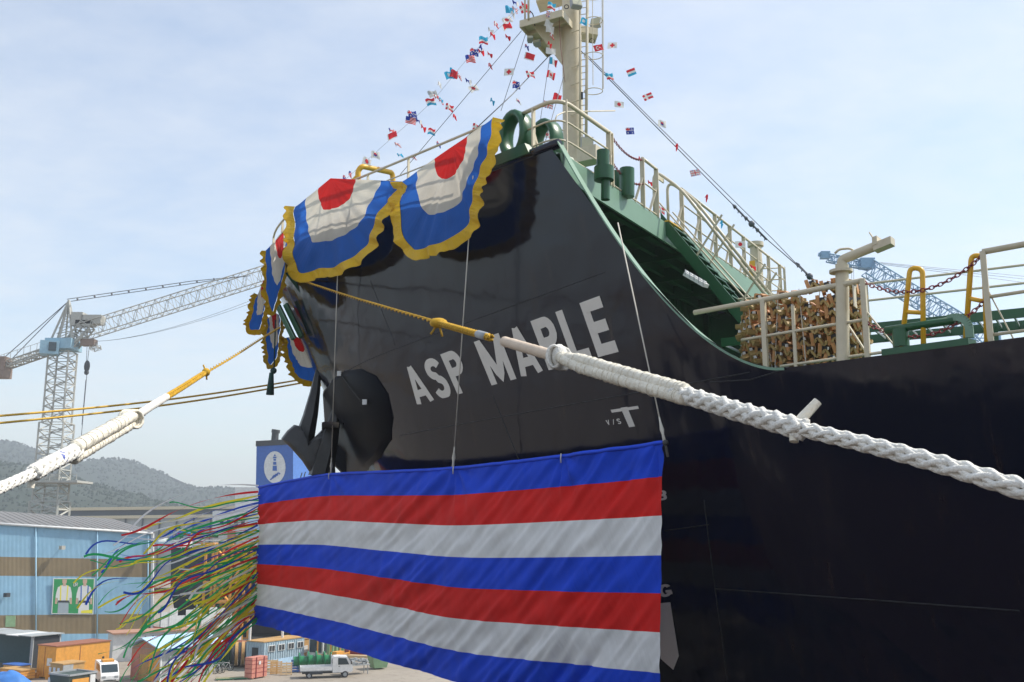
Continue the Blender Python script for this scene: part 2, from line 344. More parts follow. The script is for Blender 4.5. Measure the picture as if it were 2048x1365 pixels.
# haze: one box of pale air round the yard and the hills
hz_ = MB(); hz_.box((0, 500, 64), (4400, 3400, 142))
hm = bpy.data.materials.new('haze air'); hm.use_nodes = True; ht = hm.node_tree; ht.nodes.clear()
ho = ht.nodes.new('ShaderNodeOutputMaterial'); pv = ht.nodes.new('ShaderNodeVolumePrincipled')
pv.inputs['Density'].default_value = 0.0006; pv.inputs['Color'].default_value = (0.86, 0.925, 1.0, 1); pv.inputs['Anisotropy'].default_value = 0.2
ht.links.new(pv.outputs[0], ho.inputs['Volume'])
hm.volume_intersection_method = 'FAST' if hasattr(hm, 'volume_intersection_method') else None
hzo = tag(hz_.build('haze', hm), 'pale spring haze over the whole shipyard and hills', 'haze', kind='stuff')

# ================================================================== SHIP
ZREF = 21.35; ZB = 21.0; ZFD = 20.80; ZMD = 16.37; SB = 13.5; SA = 17.6
def shift(z):
    d = max(0.0, ZREF - z)
    return 0.5 * d + (0.07 * max(0, d - 5) ** 2 if d < 9 else 1.12 + 0.3 * (d - 9))
def WT(s):
    if s <= 0: return 0.0
    e = 3.7 * math.sqrt(max(0, 1 - (1 - min(s, 6.4) / 6.4) ** 2))
    if s < SB: return e + 0.296 * s
    return 3.7 + 0.296 * SB + 5.1 * (1 - math.exp(-(s - SB) * 0.34 / 5.1))
def MF(tau): return 1.0 + 0.32 * math.exp(-max(0.0, tau) / 5.0)   # the rake is strongest at the stem
def TAU(s, z):
    h = shift(z); t = s - h * 1.3
    for _ in range(14): t = 0.5 * t + 0.5 * (s - h * MF(t))
    return t
def W(s, z): return WT(TAU(s, z))
def ztop(s):
    if s < SB: return ZB + 0.35 * max(0, (1 - s / SB)) ** 1.5
    if s < SA: q = (s - SB) / (SA - SB); return ZMD + (ZB - ZMD) * (1 - q) ** 1.75
    return ZMD
def HP(s, z, off=0.0):      # point on the port shell, pushed out by off
    p = Vector((S(s, W(s, z), z)))
    if off:
        e = 0.05; a = S(s + e, W(s + e, z), z) - S(s - e, W(s - e, z), z); b_ = S(s, W(s, z + e), z + e) - S(s, W(s, z - e), z - e)
        n = a.cross(b_).normalized()
        if n.dot(-TV) < 0: n = -n
        p += n * off
    return p
def on_hull(u, v):          # where a sight line meets the port shell -> (s, z)
    r = ray(u, v); lo = None; t = 8.0
    while t < 60:
        P = CAMP + r * (t / r.y); s, p = toship(P)
        if p < W(s, P.z): lo = t; break
        t += 0.1
    if lo is None: return None
    a, b_ = lo - 0.1, lo
    for _ in range(30):
        c = (a + b_) / 2; P = CAMP + r * (c / r.y); s, p = toship(P)
        if p < W(s, P.z): b_ = c
        else: a = c
    P = CAMP + r * (b_ / r.y); s, p = toship(P); return s, P.z

hullm = bpy.data.materials.new('glossy navy hull paint'); hullm.use_nodes = True; t = hullm.node_tree; b_ = t.nodes['Principled BSDF']
b_.inputs['IOR'].default_value = 1.46; b_.inputs['Coat Weight'].default_value = 0.0; b_.inputs['Coat IOR'].default_value = 1.6; b_.inputs['Coat Roughness'].default_value = 0.10
co = t.nodes.new('ShaderNodeTexCoord')
n_a = t.nodes.new('ShaderNodeTexNoise'); n_a.inputs['Scale'].default_value = 0.6; n_a.inputs['Detail'].default_value = 7; n_a.inputs['Roughness'].default_value = 0.6
t.links.new(co.outputs['Object'], n_a.inputs[0])
mx = t.nodes.new('ShaderNodeMix'); mx.data_type = 'RGBA'; mx.inputs[6].default_value = (0.0012, 0.0024, 0.012, 1); mx.inputs[7].default_value = (0.002, 0.0035, 0.015, 1)
t.links.new(n_a.outputs[0], mx.inputs[0])
mps = t.nodes.new('ShaderNodeMapping'); mps.inputs['Scale'].default_value = (2.5, 2.5, 0.12); t.links.new(co.outputs['Object'], mps.inputs[0])
n_s = t.nodes.new('ShaderNodeTexNoise'); n_s.inputs['Scale'].default_value = 1.6; n_s.inputs['Detail'].default_value = 6; n_s.inputs['Roughness'].default_value = 0.7; t.links.new(mps.outputs[0], n_s.inputs[0])
r_s = t.nodes.new('ShaderNodeMapRange'); r_s.inputs['From Min'].default_value = 0.56; r_s.inputs['From Max'].default_value = 0.74; r_s.inputs['To Max'].default_value = 0.5; t.links.new(n_s.outputs[0], r_s.inputs[0])
m3 = t.nodes.new('ShaderNodeMix'); m3.data_type = 'RGBA'; m3.inputs[7].default_value = (0.045, 0.028, 0.02, 1); t.links.new(r_s.outputs[0], m3.inputs[0]); t.links.new(mx.outputs[2], m3.inputs[6])
t.links.new(m3.outputs[2], b_.inputs['Base Color'])
r_r = t.nodes.new('ShaderNodeMapRange'); r_r.inputs['From Min'].default_value = 0.3; r_r.inputs['From Max'].default_value = 0.7; r_r.inputs['To Min'].default_value = 0.07; r_r.inputs['To Max'].default_value = 0.20; t.links.new(n_s.outputs[0], r_r.inputs[0]); t.links.new(r_r.outputs[0], b_.inputs['Roughness'])
n_w = t.nodes.new('ShaderNodeTexNoise'); n_w.inputs['Scale'].default_value = 0.75; n_w.inputs['Detail'].default_value = 2.5; t.links.new(co.outputs['Object'], n_w.inputs[0])
bpw = t.nodes.new('ShaderNodeBump'); bpw.inputs['Strength'].default_value = 0.38; bpw.inputs['Distance'].default_value = 0.10; t.links.new(n_w.outputs[0], bpw.inputs['Height'])
n_f = t.nodes.new('ShaderNodeTexNoise'); n_f.inputs['Scale'].default_value = 1.0; n_f.inputs['Detail'].default_value = 1.5
mpf = t.nodes.new('ShaderNodeMapping'); mpf.inputs['Scale'].default_value = (2.6, 2.6, 0.8); t.links.new(co.outputs['Object'], mpf.inputs[0]); t.links.new(mpf.outputs[0], n_f.inputs[0])
bp2 = t.nodes.new('ShaderNodeBump'); bp2.inputs['Strength'].default_value = 0.22; bp2.inputs['Distance'].default_value = 0.03; t.links.new(n_f.outputs[0], bp2.inputs['Height']); t.links.new(bpw.outputs[0], bp2.inputs['Normal'])
t.links.new(bp2.outputs[0], b_.inputs['Normal']); t.links.new(bp2.outputs[0], b_.inputs['Coat Normal'])

ship = empty('ship', S(20, 0, -2.5), 'large navy blue tanker with cream railings, its name painted in white on the bow', 'ship')
taus = [0, .004, .02, .05, .1, .18, .28, .42, .6, .85, 1.15, 1.55, 2.0, 2.6, 3.2] + [3.2 + 0.45 * i for i in range(1, 60)] + [30.2 + 2.5 * i for i in range(1, 40)]
def coltop(tau):
    z = ZREF
    for _ in range(60): z = 0.5 * z + 0.5 * ztop(tau + shift(z) * MF(tau))
    return z
g = MB(); NZ = 44
for side in (1, -1):
    ids = []
    for tau in taus:
        zt = coltop(tau); colv = []
        for j in range(NZ + 1):
            z = lerp(zt, -4.0, (j / NZ) ** 1.25); colv.append(g.vert(S(tau + shift(z) * MF(tau), side * WT(tau), z)))
        ids.append(colv)
    for i in range(len(taus) - 1):
        for j in range(NZ):
            q = (ids[i][j], ids[i+1][j], ids[i+1][j+1], ids[i][j+1]); g.face(q if side < 0 else q[::-1])
hull = g.build('hull', hullm, ship, smooth=True)
sm_ = hull.modifiers.new('weld', 'WELD'); sm_.merge_threshold = 0.0005
# edge of the shell
EDGE = []
ss = [0.0, .03, .1, .25, .5, .9, 1.4, 2, 2.7] + [3.4 + .7 * i for i in range(15)] + [SB + (SA - SB) * i / 24 for i in range(1, 25)] + [SA + 1.2 * i for i in range(1, 30)]
def edge(s, inn=0.0, dz=0.0, side=1):
    z = ztop(s); return S(s, side * max(0, W(s, z) - inn), z + dz)
# rounded navy rail along the forecastle edge
g = MB(); sl = [s for s in ss if s <= SB]
# stem of the top edge starts where the shell meets the centreline
s0 = shift(ztop(0.0)) * MF(0); sl = [s0 + (SB - s0) * (i / 40) ** 1.8 for i in range(41)]
path = [edge(s, 0.05, -0.02, -1) for s in reversed(sl)] + [edge(s, 0.05, -0.02) for s in sl[1:]]
g.tube(path, 0.095, 8); g.build('gunwale_bar', hullm, hull, smooth=True)
# pale green flange down the break of the forecastle
g = MB(); fl = [SB + (SA - SB) * i / 30 for i in range(31)]
def flange(side):
    for i in range(30):
        a, b_ = fl[i], fl[i+1]
        g.hexa([edge(a, -0.012, -0.03, side), edge(b_, -0.012, -0.03, side), edge(b_, 0.24, -0.03, side), edge(a, 0.24, -0.03, side),
                edge(a, -0.012, 0.012, side), edge(b_, -0.012, 0.012, side), edge(b_, 0.24, 0.012, side), edge(a, 0.24, 0.012, side)])
flange(1); g.build('bulwark_flange', M['pale_green'], hull)
g = MB(); flange(-1); g.build('bulwark_flange', M['pale_green'], hull)
for side in (1, -1):
    g = MB(); ln = []
    for i in range(9):
        s = lerp(11.0, SA - 0.2, i / 8); ln.append([g.vert(S(s, side * (W(s, z) - 0.16), z)) for z in [lerp(ZMD - 0.1, min(ztop(s) - 0.05, ZFD - 0.1), k / 6) for k in range(7)]])
    for i in range(8):
        for k in range(6): g.face((ln[i][k], ln[i+1][k], ln[i+1][k+1], ln[i][k+1]))
    for i in range(7):
        s = lerp(11.2, SA - 0.8, i / 6); zt = min(ztop(s) - 0.25, ZFD - 0.1)
        g.hexa([S(s-.02, side*(W(s, ZMD)-.18), ZMD), S(s+.02, side*(W(s, ZMD)-.18), ZMD), S(s+.02, side*(W(s, ZMD)-.45), ZMD), S(s-.02, side*(W(s, ZMD)-.45), ZMD),
                S(s-.02, side*(W(s, zt)-.18), zt), S(s+.02, side*(W(s, zt)-.18), zt), S(s+.02, side*(W(s, zt)-.34), zt), S(s-.02, side*(W(s, zt)-.34), zt)])
    g.build('bulwark_lining', M['green'], hull)
# decks
g = MB(); dl = [s0 + .05, s0 + .3, s0 + .8, 1.6, 2.6, 4, 6, 8, 10, 12, SB - .005]
for a, b_ in zip(dl[:-1], dl[1:]):
    g.poly([S(a, W(a, ZFD) - .03, ZFD), S(b_, W(b_, ZFD) - .03, ZFD), S(b_, -W(b_, ZFD) + .03, ZFD), S(a, -W(a, ZFD) + .03, ZFD)])
g.build('forecastle_deck', M['green'], ship)
g = MB(); dl = [10.6 + 1.4 * i for i in range(36)]
for a, b_ in zip(dl[:-1], dl[1:]):
    z = ZMD - 0.06; g.poly([S(a, W(a, z) - .02, z), S(b_, W(b_, z) - .02, z), S(b_, -W(b_, z) + .02, z), S(a, -W(a, z) + .02, z)])
g.build('main_deck', M['green'], ship)
# forecastle front: recessed bulkhead with stiffeners, deck beams under the overhang, pale edge girder
fc = empty('forecastle_front', S(SB, 0, ZMD)); fc.parent = ship; fc.location = S(SB, 0, ZMD) - WL[ship.name]
sbk = 11.0; g = MB()
g.poly([S(sbk, W(sbk, ZMD) - .1, ZMD - .05), S(sbk, -W(sbk, ZMD) + .1, ZMD - .05), S(sbk, -W(sbk, ZFD) + .1, ZFD - .01), S(sbk, W(sbk, ZFD) - .1, ZFD - .01)])
g.build('bulkhead', M['green'], fc, fixn=False)
g = MB()
for i in range(22):
    p = lerp(5.5, -5.5, i / 21); g.bar(S(sbk + .06, p, ZMD - .04), S(sbk + .06, p, ZFD - .03), .012, .12)
g.build('stiffener', M['green'], fc)
for s in (11.45, 12.0, 12.6, 13.1):
    g = MB(); ww = W(s, ZFD) - 0.25; g.bar(S(s, ww, ZFD - .13), S(s, -ww, ZFD - .13), .015, .24); g.bar(S(s, ww, ZFD - .255), S(s, -ww, ZFD - .255), .12, .015)
    g.build('deck_beam', M['green'], fc)
for p in (-5, -3, -1, 1, 3, 5.0):
    g = MB(); g.bar(S(11.05, p, ZFD - .2), S(SB - .03, p, ZFD - .2), .015, .36); g.build('deck_girder', M['green'], fc)
g = MB(); ww = W(SB, ZFD) - .06
g.hexa([S(SB, ww - .1, ZFD - .46), S(SB, -ww + .1, ZFD - .46), S(SB + .05, -ww + .1, ZFD - .46), S(SB + .05, ww - .1, ZFD - .46),
        S(SB, ww, ZFD + .012), S(SB, -ww, ZFD + .012), S(SB + .05, -ww, ZFD + .012), S(SB + .05, ww, ZFD + .012)])
g.build('edge_girder', M['pale_green'], fc)
# weld seams on the shell
for (u0, v0, u1, v1) in ((690, 745, 1210, 545), (800, 872, 1500, 745), (985, 790, 1042, 930), (1330, 1062, 1418, 1050), (1408, 1000, 1455, 1365), (1430, 1178, 2040, 1222), (1500, 760, 1560, 742), (740, 560, 790, 690), (1500, 760, 1420, 765)):
    a = on_hull(u0, v0); b_ = on_hull(u1, v1)
    if not a or not b_: continue
    g = MB(); g.tube([HP(lerp(a[0], b_[0], k/30), lerp(a[1], b_[1], k/30), -0.002) for k in range(31)], 0.011, 5); g.build('weld_seam', M['black'], hull, smooth=True)

# ---- lettering laid on the shell
def glyph(ch):   # strokes on a unit-high letter; returns width, [polyline], pieces cut as polygons
    T = 0.205
    def arc(cx, cy, rx, ry, a0, a1, n=12): return [(cx + rx*math.cos(R(lerp(a0, a1, i/n))), cy + ry*math.sin(R(lerp(a0, a1, i/n)))) for i in range(n+1)]
    h = T/2
    if ch == 'A': return .74, [[(h*.9, 0), (.37, 1-h*.2)], [(.74-h*.9, 0), (.37, 1-h*.2)], [(.18, .27), (.56, .27)]], T*.88
    if ch == 'S': return .60, [arc(.3, .73, .205, .175, 15, 180, 10) + arc(.3, .73, .205, .175, 180, 262, 5)[1:] + arc(.3, .27, .205, .195, 80, -165, 16)], T
    if ch == 'P': return .62, [[(h, 0), (h, 1)], [(h, 1-h), (.33, 1-h)] + arc(.33, .71, .195, .2, 85, -85, 10) + [(h, .51)]], T
    if ch == 'M': return .88, [[(h, 0), (h, 1)], [(.88-h, 0), (.88-h, 1)], [(h*1.1, .95), (.44, .1), (.88-h*1.1, .95)]], T
    if ch == 'L': return .56, [[(h, 0), (h, 1)], [(h, h), (.56, h)]], T
    if ch == 'E': return .58, [[(h, 0), (h, 1)], [(h, h), (.58, h)], [(h, .5), (.53, .5)], [(h, 1-h), (.58, 1-h)]], T
    if ch == 'T': return .62, [[(.31, 0), (.31, 1)], [(0, 1-h), (.62, 1-h)]], T
    if ch == 'V': return .6, [[(.1, 1), (.3, .05)], [(.5, 1), (.3, .05)]], T*.9
    if ch == '/': return .4, [[(.05, 0), (.35, 1)]], T*.7
    if ch == 'B': return .6, [[(h, 0), (h, 1)], [(h, 1-h), (.32, 1-h)] + arc(.32, .71, .17, .2, 85, -85, 8) + [(h, .51)], [(h, .51), (.34, .51)] + arc(.34, .29, .18, .2, 85, -85, 8) + [(h, h)]], T
    if ch == 'U': return .62, [[(h, 1), (h, .3)] + arc(.31, .3, .215, .205, 180, 360, 12) + [(.62-h, 1)]], T
    if ch == 'G': return .64, [arc(.32, .5, .225, .405, 40, 340, 22), [(.34, .42), (.545, .42), (.545, .15)]], T
    return .4, [], T
def letters(text, mapfn, off=0.006, sp=0.16, name='painted_letter', mt=None, tk=1.0):
    x = 0.0; total = 0.0
    for ch in text: total += (glyph(ch)[0] + sp) if ch != ' ' else .5
    total -= sp
    for k, ch in enumerate(text):
        if ch == ' ': x += .5; continue
        wd, strokes, T = glyph(ch); T *= tk; g = MB()
        for ns, st in enumerate(strokes):
            P = [Vector((a, b_)) for a, b_ in st]; L, Rr = [], []
            Q = []
            for i in range(len(P) - 1):
                m = max(1, int((P[i+1] - P[i]).length / 0.12))
                for j in range(m): Q.append(P[i].lerp(P[i+1], j / m))
            Q.append(P[-1])
            for i, p in enumerate(Q):
                d = (Q[min(i+1, len(Q)-1)] - Q[max(i-1, 0)]).normalized(); n = Vector((-d.y, d.x)) * T / 2
                L.append(p + n); Rr.append(p - n)
            cl = lambda q: ((x + min(max(q.x, 0), wd)) / total, min(max(q.y, 0), 1))
            for i in range(len(Q) - 1):
                g.poly([mapfn(*cl(q), off + ns * 0.0022) for q in (L[i], Rr[i], Rr[i+1], L[i+1])])
        g.build(name, mt or M['name_white'], hull, fixn=False); x += wd + sp
def quadmap(bl, br, tl, tr):
    c = [on_hull(*q) for q in (bl, br, tl, tr)]
    def f(a, h, off):
        s = lerp(lerp(c[0][0], c[1][0], a), lerp(c[2][0], c[3][0], a), h); z = lerp(lerp(c[0][1], c[1][1], a), lerp(c[2][1], c[3][1], a), h); return HP(s, z, off)
    return f
letters('ASP MAPLE', quadmap((835, 811), (1238, 704), (801, 739), (1200, 592)))
letters('T', quadmap((1240, 858), (1290, 850), (1221, 819), (1276, 811)), tk=.72)
letters('V/S', quadmap((1215, 851), (1244, 848), (1211, 841), (1240, 837)), sp=0.35, tk=.8)
letters('BULB', quadmap((1238, 1008), (1335, 1000), (1236, 987), (1333, 980)), sp=0.2)
letters('TUG', quadmap((1252, 1204), (1346, 1192), (1250, 1179), (1343, 1167)), sp=0.2)
g = MB(); ar = [(1303, 1208), (1341, 1205), (1358, 1312), (1347, 1340), (1322, 1318)]
pp = [on_hull(*q) for q in ar]; g.poly([HP(s, z, .006) for s, z in pp]); g.build('painted_arrow', M['name_white'], hull, fixn=False)

# ================================================================== SHIP FITTINGS
def proj(P):
    r = Vector(P) - CAMP; f = r.y * CP + r.z * SP; up = -r.y * SP + r.z * CP
    return CX + F * r.x / f, CY - F * up / f
def s_at(u, inn=0.12, dz=0.0, lo=SA - 1.0, hi=34.0):
    f = lambda s: proj(edge(s, inn, dz))[0]
    for _ in range(50):
        m = (lo + hi) / 2
        if f(m) < u: lo = m
        else: hi = m
    return (lo + hi) / 2
def part_empty(name, loc, parent):
    o = empty(name, loc); o.parent = parent; o.location = Vector(loc) - WL[parent.name]; return o
UPV = Vector((0, 0, 1))
def posts(par, pts, h, w_=0.075, d_=0.02, stay=None, mt='cream', along=None):
    for i, p in enumerate(pts):
        g = MB(); g.bar(p, p + UPV * h, w_, d_, up=along or TV)
        if stay is not None: g.bar(p + stay * 0.45, p + UPV * h * 0.62, 0.06, 0.016, up=along or TV)
        g.build('post', M[mt], par)

# ---- port forecastle rail: along the edge, round the corner, along the break
rl = part_empty('forecastle_railing', S(SB, W(SB, ZFD), ZFD), ship)
Wb = W(SB, ZFD)
def brk(k, z): return S(SB + 0.03, Wb - k, z)
def kb(u, z):               # distance inboard along the break where column u falls
    lo, hi = -1.0, 16.0
    for _ in range(50):
        m = (lo + hi) / 2
        if proj(brk(m, z))[0] < u: lo = m
        else: hi = m
    return lo
HT = 1.14
k1 = kb(1222, ZFD + HT)
def railcourse(dz, r):
    a = [edge(s, .16, dz - (ztop(s) - ZFD)) for s in [12.5 + .1*i for i in range(12)]]
    return fillet([a[0], edge(SB - .05, .14, dz - (ztop(SB-.05) - ZFD)), brk(k1, ZFD + dz)], .55, 8)
g = MB(); g.tube(railcourse(HT, 0), .042, 8); g.build('top_rail', M['cream'], rl, smooth=True)
for dz in (.76, .38, .06):
    g = MB(); g.tube(railcourse(dz, 0), .02, 6); g.build('mid_rail', M['cream'], rl, smooth=True)
posts(rl, [edge(12.78, .16, ZFD - ztop(12.78))], HT, .11, .03, stay=TV * 1.0, along=BV)
posts(rl, [brk(.28, ZFD)], HT, .03, .03)
posts(rl, [brk(k1, ZFD), brk(k1 - .12, ZFD)], HT, .1, .03, stay=-TV)
# rail that carries the bunting, right round the bow
fr = part_empty('bow_railing', S(2, 0, ZFD), ship)
def bowrail(dz):
    sl_ = [s0 + .03 + (11.6 - s0) * (i / 26) ** 1.7 for i in range(27)]
    return [edge(s, .12, dz, -1) for s in reversed(sl_)] + [edge(s, .12, dz) for s in sl_]
for dz, r in ((1.0, .03), (.66, .018), (.33, .018)):
    g = MB(); g.tube(bowrail(dz), r, 6); g.build('rail_course', M['cream'], fr, smooth=True)
for sd_ in (1, -1):
    posts(fr, [edge(s, .12, -.02, sd_) for s in (.45, 1.6, 3.0, 4.5, 6.0, 7.5, 9.0)], 1.02, .07, .02, along=BV)
# break rail between the chain gap and the stair, then on to starboard
k2, k3 = kb(1284, ZFD + HT), kb(1312, ZFD + HT)
br = part_empty('break_railing', brk(k2, ZFD), ship)
g = MB(); g.tube([brk(k2, ZFD+HT), brk(k3, ZFD+HT)], .035, 6); g.build('top_rail', M['cream'], br, smooth=True)
g = MB(); g.tube([brk(k2, ZFD+.6), brk(k3, ZFD+.6)], .02, 6); g.build('mid_rail', M['cream'], br, smooth=True)
g = MB(); g.tube([brk(k1, ZFD+.06), brk(k3, ZFD+.06)], .02, 6); g.build('foot_rail', M['cream'], br, smooth=True)
posts(br, [brk(k2, ZFD), brk(k3, ZFD)], HT, .1, .03, stay=-TV)
KS0 = k3 + .45; KS1 = KS0 + .82
g = MB(); g.bar(brk(k3, ZFD + .98), brk(KS0 - .03, ZFD + .98), .03, .1); g.build('gate_bar', M['cream'], br)
b2 = part_empty('break_railing', brk(KS1 + .4, ZFD), ship)
for dz, r in ((HT, .035), (.76, .02), (.38, .02), (.06, .02)):
    g = MB(); g.tube([brk(KS1 + .25, ZFD+dz), brk(14.6, ZFD+dz)], r, 6); g.build('rail_course', M['cream'], b2, smooth=True)
posts(b2, [brk(KS1 + .25 + 1.15*i, ZFD) for i in range(8)], HT, .1, .03, stay=-TV)
# starboard forecastle rail, seen behind the mast
b3 = part_empty('forecastle_railing', S(SB, -Wb, ZFD), ship)
for dz in (1.1, .73, .37):
    g = MB(); g.tube([edge(s, .12, dz, -1) for s in (10.5, 11.5, 12.5, 13.4)], .022, 6); g.build('rail_course', M['cream'], b3, smooth=True)
posts(b3, [edge(s, .12, 0, -1) for s in (10.5, 11.9, 13.4)], 1.12)
# ---- inclined stair from forecastle deck to main deck
st = part_empty('stair', brk(KS0, ZMD), ship)
DROP = ZFD - ZMD; RUN = DROP / math.tan(R(54)); AFT = -BV
def stp(k, q, dz=0, ds=0): return brk(k, ZFD - DROP * q + dz) + AFT * (RUN * q + ds)
for k in (KS0, KS1):
    g = MB(); a, b_ = stp(k, -.03), stp(k, .985)
    g.hexa([a + TV*-.03 + UPV*-.27, a + TV*.03 + UPV*-.27, b_ + TV*.03 + UPV*-.27, b_ + TV*-.03 + UPV*-.27, a + TV*-.03 + UPV*.13, a + TV*.03 + UPV*.13, b_ + TV*.03 + UPV*.13, b_ + TV*-.03 + UPV*.13])
    g.build('stringer', M['green'], st)
g = MB(); g.box((0, 0, 0), (.76, .24, .03)); proto = g.build('tread', M['green'], st, local=True)
trd = [stp((KS0 + KS1) / 2, (i + .5) / 18) for i in range(18)]
ang = math.atan2(TV.y, TV.x)
proto.location = trd[0] - WL[st.name]; proto.rotation_euler = (0, 0, ang)
for p in trd[1:]: share(proto, st, p, ang)
for k in (KS0, KS1):
    hr = MB(); loop = fillet([stp(k, .0, .02, -.25), stp(k, .0, 1.32, -.25), stp(k, .12, 1.28 + .12*0), stp(k, .97, 1.0)], .3, 7); hr.tube(loop, .034, 8); hr.build('handrail', M['cream'], st, smooth=True)
    g = MB(); g.tube([stp(k, .02, .6, -.2), stp(k, .97, .55)], .018, 6); g.build('mid_rail', M['cream'], st, smooth=True)
    for q in (.22, .5, .78):
        g = MB(); g.bar(stp(k, q, .1), stp(k, q, .1) + (UPV * .85 + AFT * .62), .05, .03); g.build('post', M['cream'], st)
g = MB(); g.box(stp((KS0+KS1)/2, .0, .03, .06), (.9, .12, .03), ang); g.build('yellow_nosing', M['yellow'], st)
# ---- fittings on the break
def cyl_part(name, u, v0, v1, D, r, mt='green', n=14, par=None, extra=None):
    g = MB(); g.cyl(at(u, v1, D), at(u, v0, D), r, n=n)
    if extra: extra(g)
    return g.build(name, M[mt], par or ship, auto=40)
cyl_part('vent_pipe', 1206, 302, 345, 18.35, .125)
cyl_part('vent_head', 1208, 335, 361, 17.95, .19)
cyl_part('vent_pipe', 1211, 358, 400, 17.95, .085)
cyl_part('bollard', 1254, 338, 394, 19.6, .155)
cyl_part('bollard', 1232, 345, 385, 20.1, .155)
fl_ = part_empty('floodlight', at(1174, 287, 22.5), ship)
def floodlight(par, P, w_, h_, az_, tilt=0.0):
    rot = Matrix.Rotation(R(-az_), 3, 'Z') @ Matrix.Rotation(tilt, 3, 'X')
    g = MB(); g.box(P, (w_, .12, h_), rot=rot); g.box(P - rot @ Vector((0, .08, 0)) * -1, (w_*.8, .1, h_*.6), rot=rot); g.build('housing', M['lamp_grey'], par)
    g = MB(); g.box(P + rot @ Vector((0, -.064, 0)), (w_*.88, .012, h_*.86), rot=rot); g.build('lens', M['glass2'], par)
M['glass2'] = mat('lamp glass', (0.42, 0.42, 0.30), 0.25, var=0.1)
floodlight(fl_, at(1174, 287, 22.5), .30, .27, 0)
g = MB(); g.box(at(1180, 312, 22.3), (.5, .4, .35), R(-31)); g.build('winch_box', M['cream'], ship)
# tube lamp under the overhang
tl = part_empty('strip_light', at(1390, 556, 17.2), ship)
P0, P1 = at(1372, 549, 17.3), at(1412, 572, 17.0)
g = MB(); g.bar(P0, P1, .15, .07); g.build('lamp_tray', M['white'], tl)
g = MB(); g.tube([P0 + UPV*.05, P1 + UPV*.05], .02, 6); g.build('lamp_tube', M['white'], tl)
for q in (.05, .28, .5, .72, .95):
    g = MB(); c = P0.lerp(P1, q) + UPV*.03; g.bar(c - TV*.09, c + TV*.09, .012, .1); g.build('guard_hoop', M['lamp_grey'], tl)
# ---- chocks (open oval castings) on the forecastle edge
def chock(s, mt='green', inb=0.0):
    P = edge(s, .18 + inb, .0); c = part_empty('panama_chock', P, ship); t = (edge(s - .2) - edge(s + .2)); t.z = 0; t.normalize(); nrm = t.cross(UPV).normalized()
    g = MB(); n = 20; rings = []
    for (ox, oz, ix, off) in ((.40, .56, 0, .22), (.40, .56, 0, -.22)): pass
    def ovl(rx, rz, cz, off): return [P + t * (rx*math.cos(6.2832*i/n)) + UPV * (cz + rz*math.sin(6.2832*i/n)) + nrm*off for i in range(n)]
    prof = [(.24, .36, .12), (.27, .40, .17), (.33, .47, .17), (.36, .50, .13), (.36, .50, -.13), (.33, .47, -.17), (.27, .40, -.17), (.24, .36, -.12), (.23, .35, 0)]
    ids = [[g.vert(q) for q in ovl(a, b_, .55, o_)] for a, b_, o_ in prof]
    for i in range(len(ids)):
        A, B2 = ids[i], ids[(i+1) % len(ids)]
        for q in range(n): g.face((A[q], A[(q+1)%n], B2[(q+1)%n], B2[q]))
    g.build('ring', M[mt], c, smooth=True)
    g = MB(); g.hexa([P + t*a + nrm*b_ + UPV*z for z, sx in ((-.05, .62), (.18, .5)) for a, b_ in ((-sx, -.25), (sx, -.25), (sx, .25), (-sx, .25))]); g.build('seat', M[mt], c)
    return c
chock(12.3); chock(12.6, inb=.75)
# chock openings low in the bow
for (ua, va, ub, vb, D) in ((576, 545, 616, 598, 25.25), (556, 612, 588, 678, 25.9)):
    c = part_empty('bow_fairlead', at(ua, va, D), ship)
    a, b_ = at(ua, va, D), at(ub, vb, D - .25)
    for off in (0, 1):
        o_ = Vector((.18*off, .1*off, .06*off)); g = MB(); g.bar(a + o_, b_ + o_, .09, .13); g.build('jamb', M['green'], c)
    g = MB(); g.bar(a + Vector((.04, -.06, 0)), b_ + Vector((.04, -.06, 0)), .03, .02); g.build('edge_trim', M['pale_green'], c)
# yellow pipe frame behind the bunting
g = MB(); yp = [(716, 395, 25.0), (716, 342, 25.0), (724, 333, 25), (785, 346, 26.0), (787, 385, 26.0)]
g.tube(fillet([at(*q) for q in yp], .12), .075, 10)
g.tube([at(690, 378, 25.0), at(714, 354, 25.0)], .06, 8); g.tube([at(690, 374, 25.), at(712, 374, 25.0)], .09, 8)
g.build('roller_frame', M['yellow'], ship, auto=50)

# ---- foremast
MS = S(9.88, 0, 0); ms = part_empty('foremast', MS + UPV * ZFD, ship)
g = MB(); g.tube([MS + UPV*z for z in (ZFD, 24, 27, 33)], [.29, .285, .27, .25], 24); g.build('mast_tube', M['cream'], ms, auto=50)
ZP = 27.75
def lev(u, v, z): return gp(u, v, z)
plt = [lev(1040, 46, ZP), lev(1094, 106, ZP), lev(1158, 66, ZP), lev(1124, 24, ZP)]
g = MB(); g.prism(plt, (0, 0, .07)); g.build('platform', M['cream'], ms)
g = MB()
for i in range(4): g.bar(plt[i] + UPV*-.04, plt[(i+1)%4] + UPV*-.04, .03, .2)
for q in (.3, .6): g.bar(plt[0].lerp(plt[1], q) - UPV*.05, plt[3].lerp(plt[2], q) - UPV*.05, .02, .12)
g.build('platform_rim', M['cream'], ms)
for tip in (plt[0], plt[1]):
    g = MB(); d = (tip - MS); d.z = 0; d.normalize(); b0 = MS + UPV*(ZP-1.15) + d*.25; g.prism([b0, MS + UPV*ZP + d*.25, MS + UPV*ZP + d*1.15], d.cross(UPV)*.03); g.build('gusset', M['cream'], ms)
ZP2 = 29.1
p2 = [lev(1072, 4, ZP2), lev(1080, 26, ZP2), lev(1126, 12, ZP2), lev(1150, 22, ZP2), lev(1152, -6, ZP2), lev(1120, -16, ZP2)]
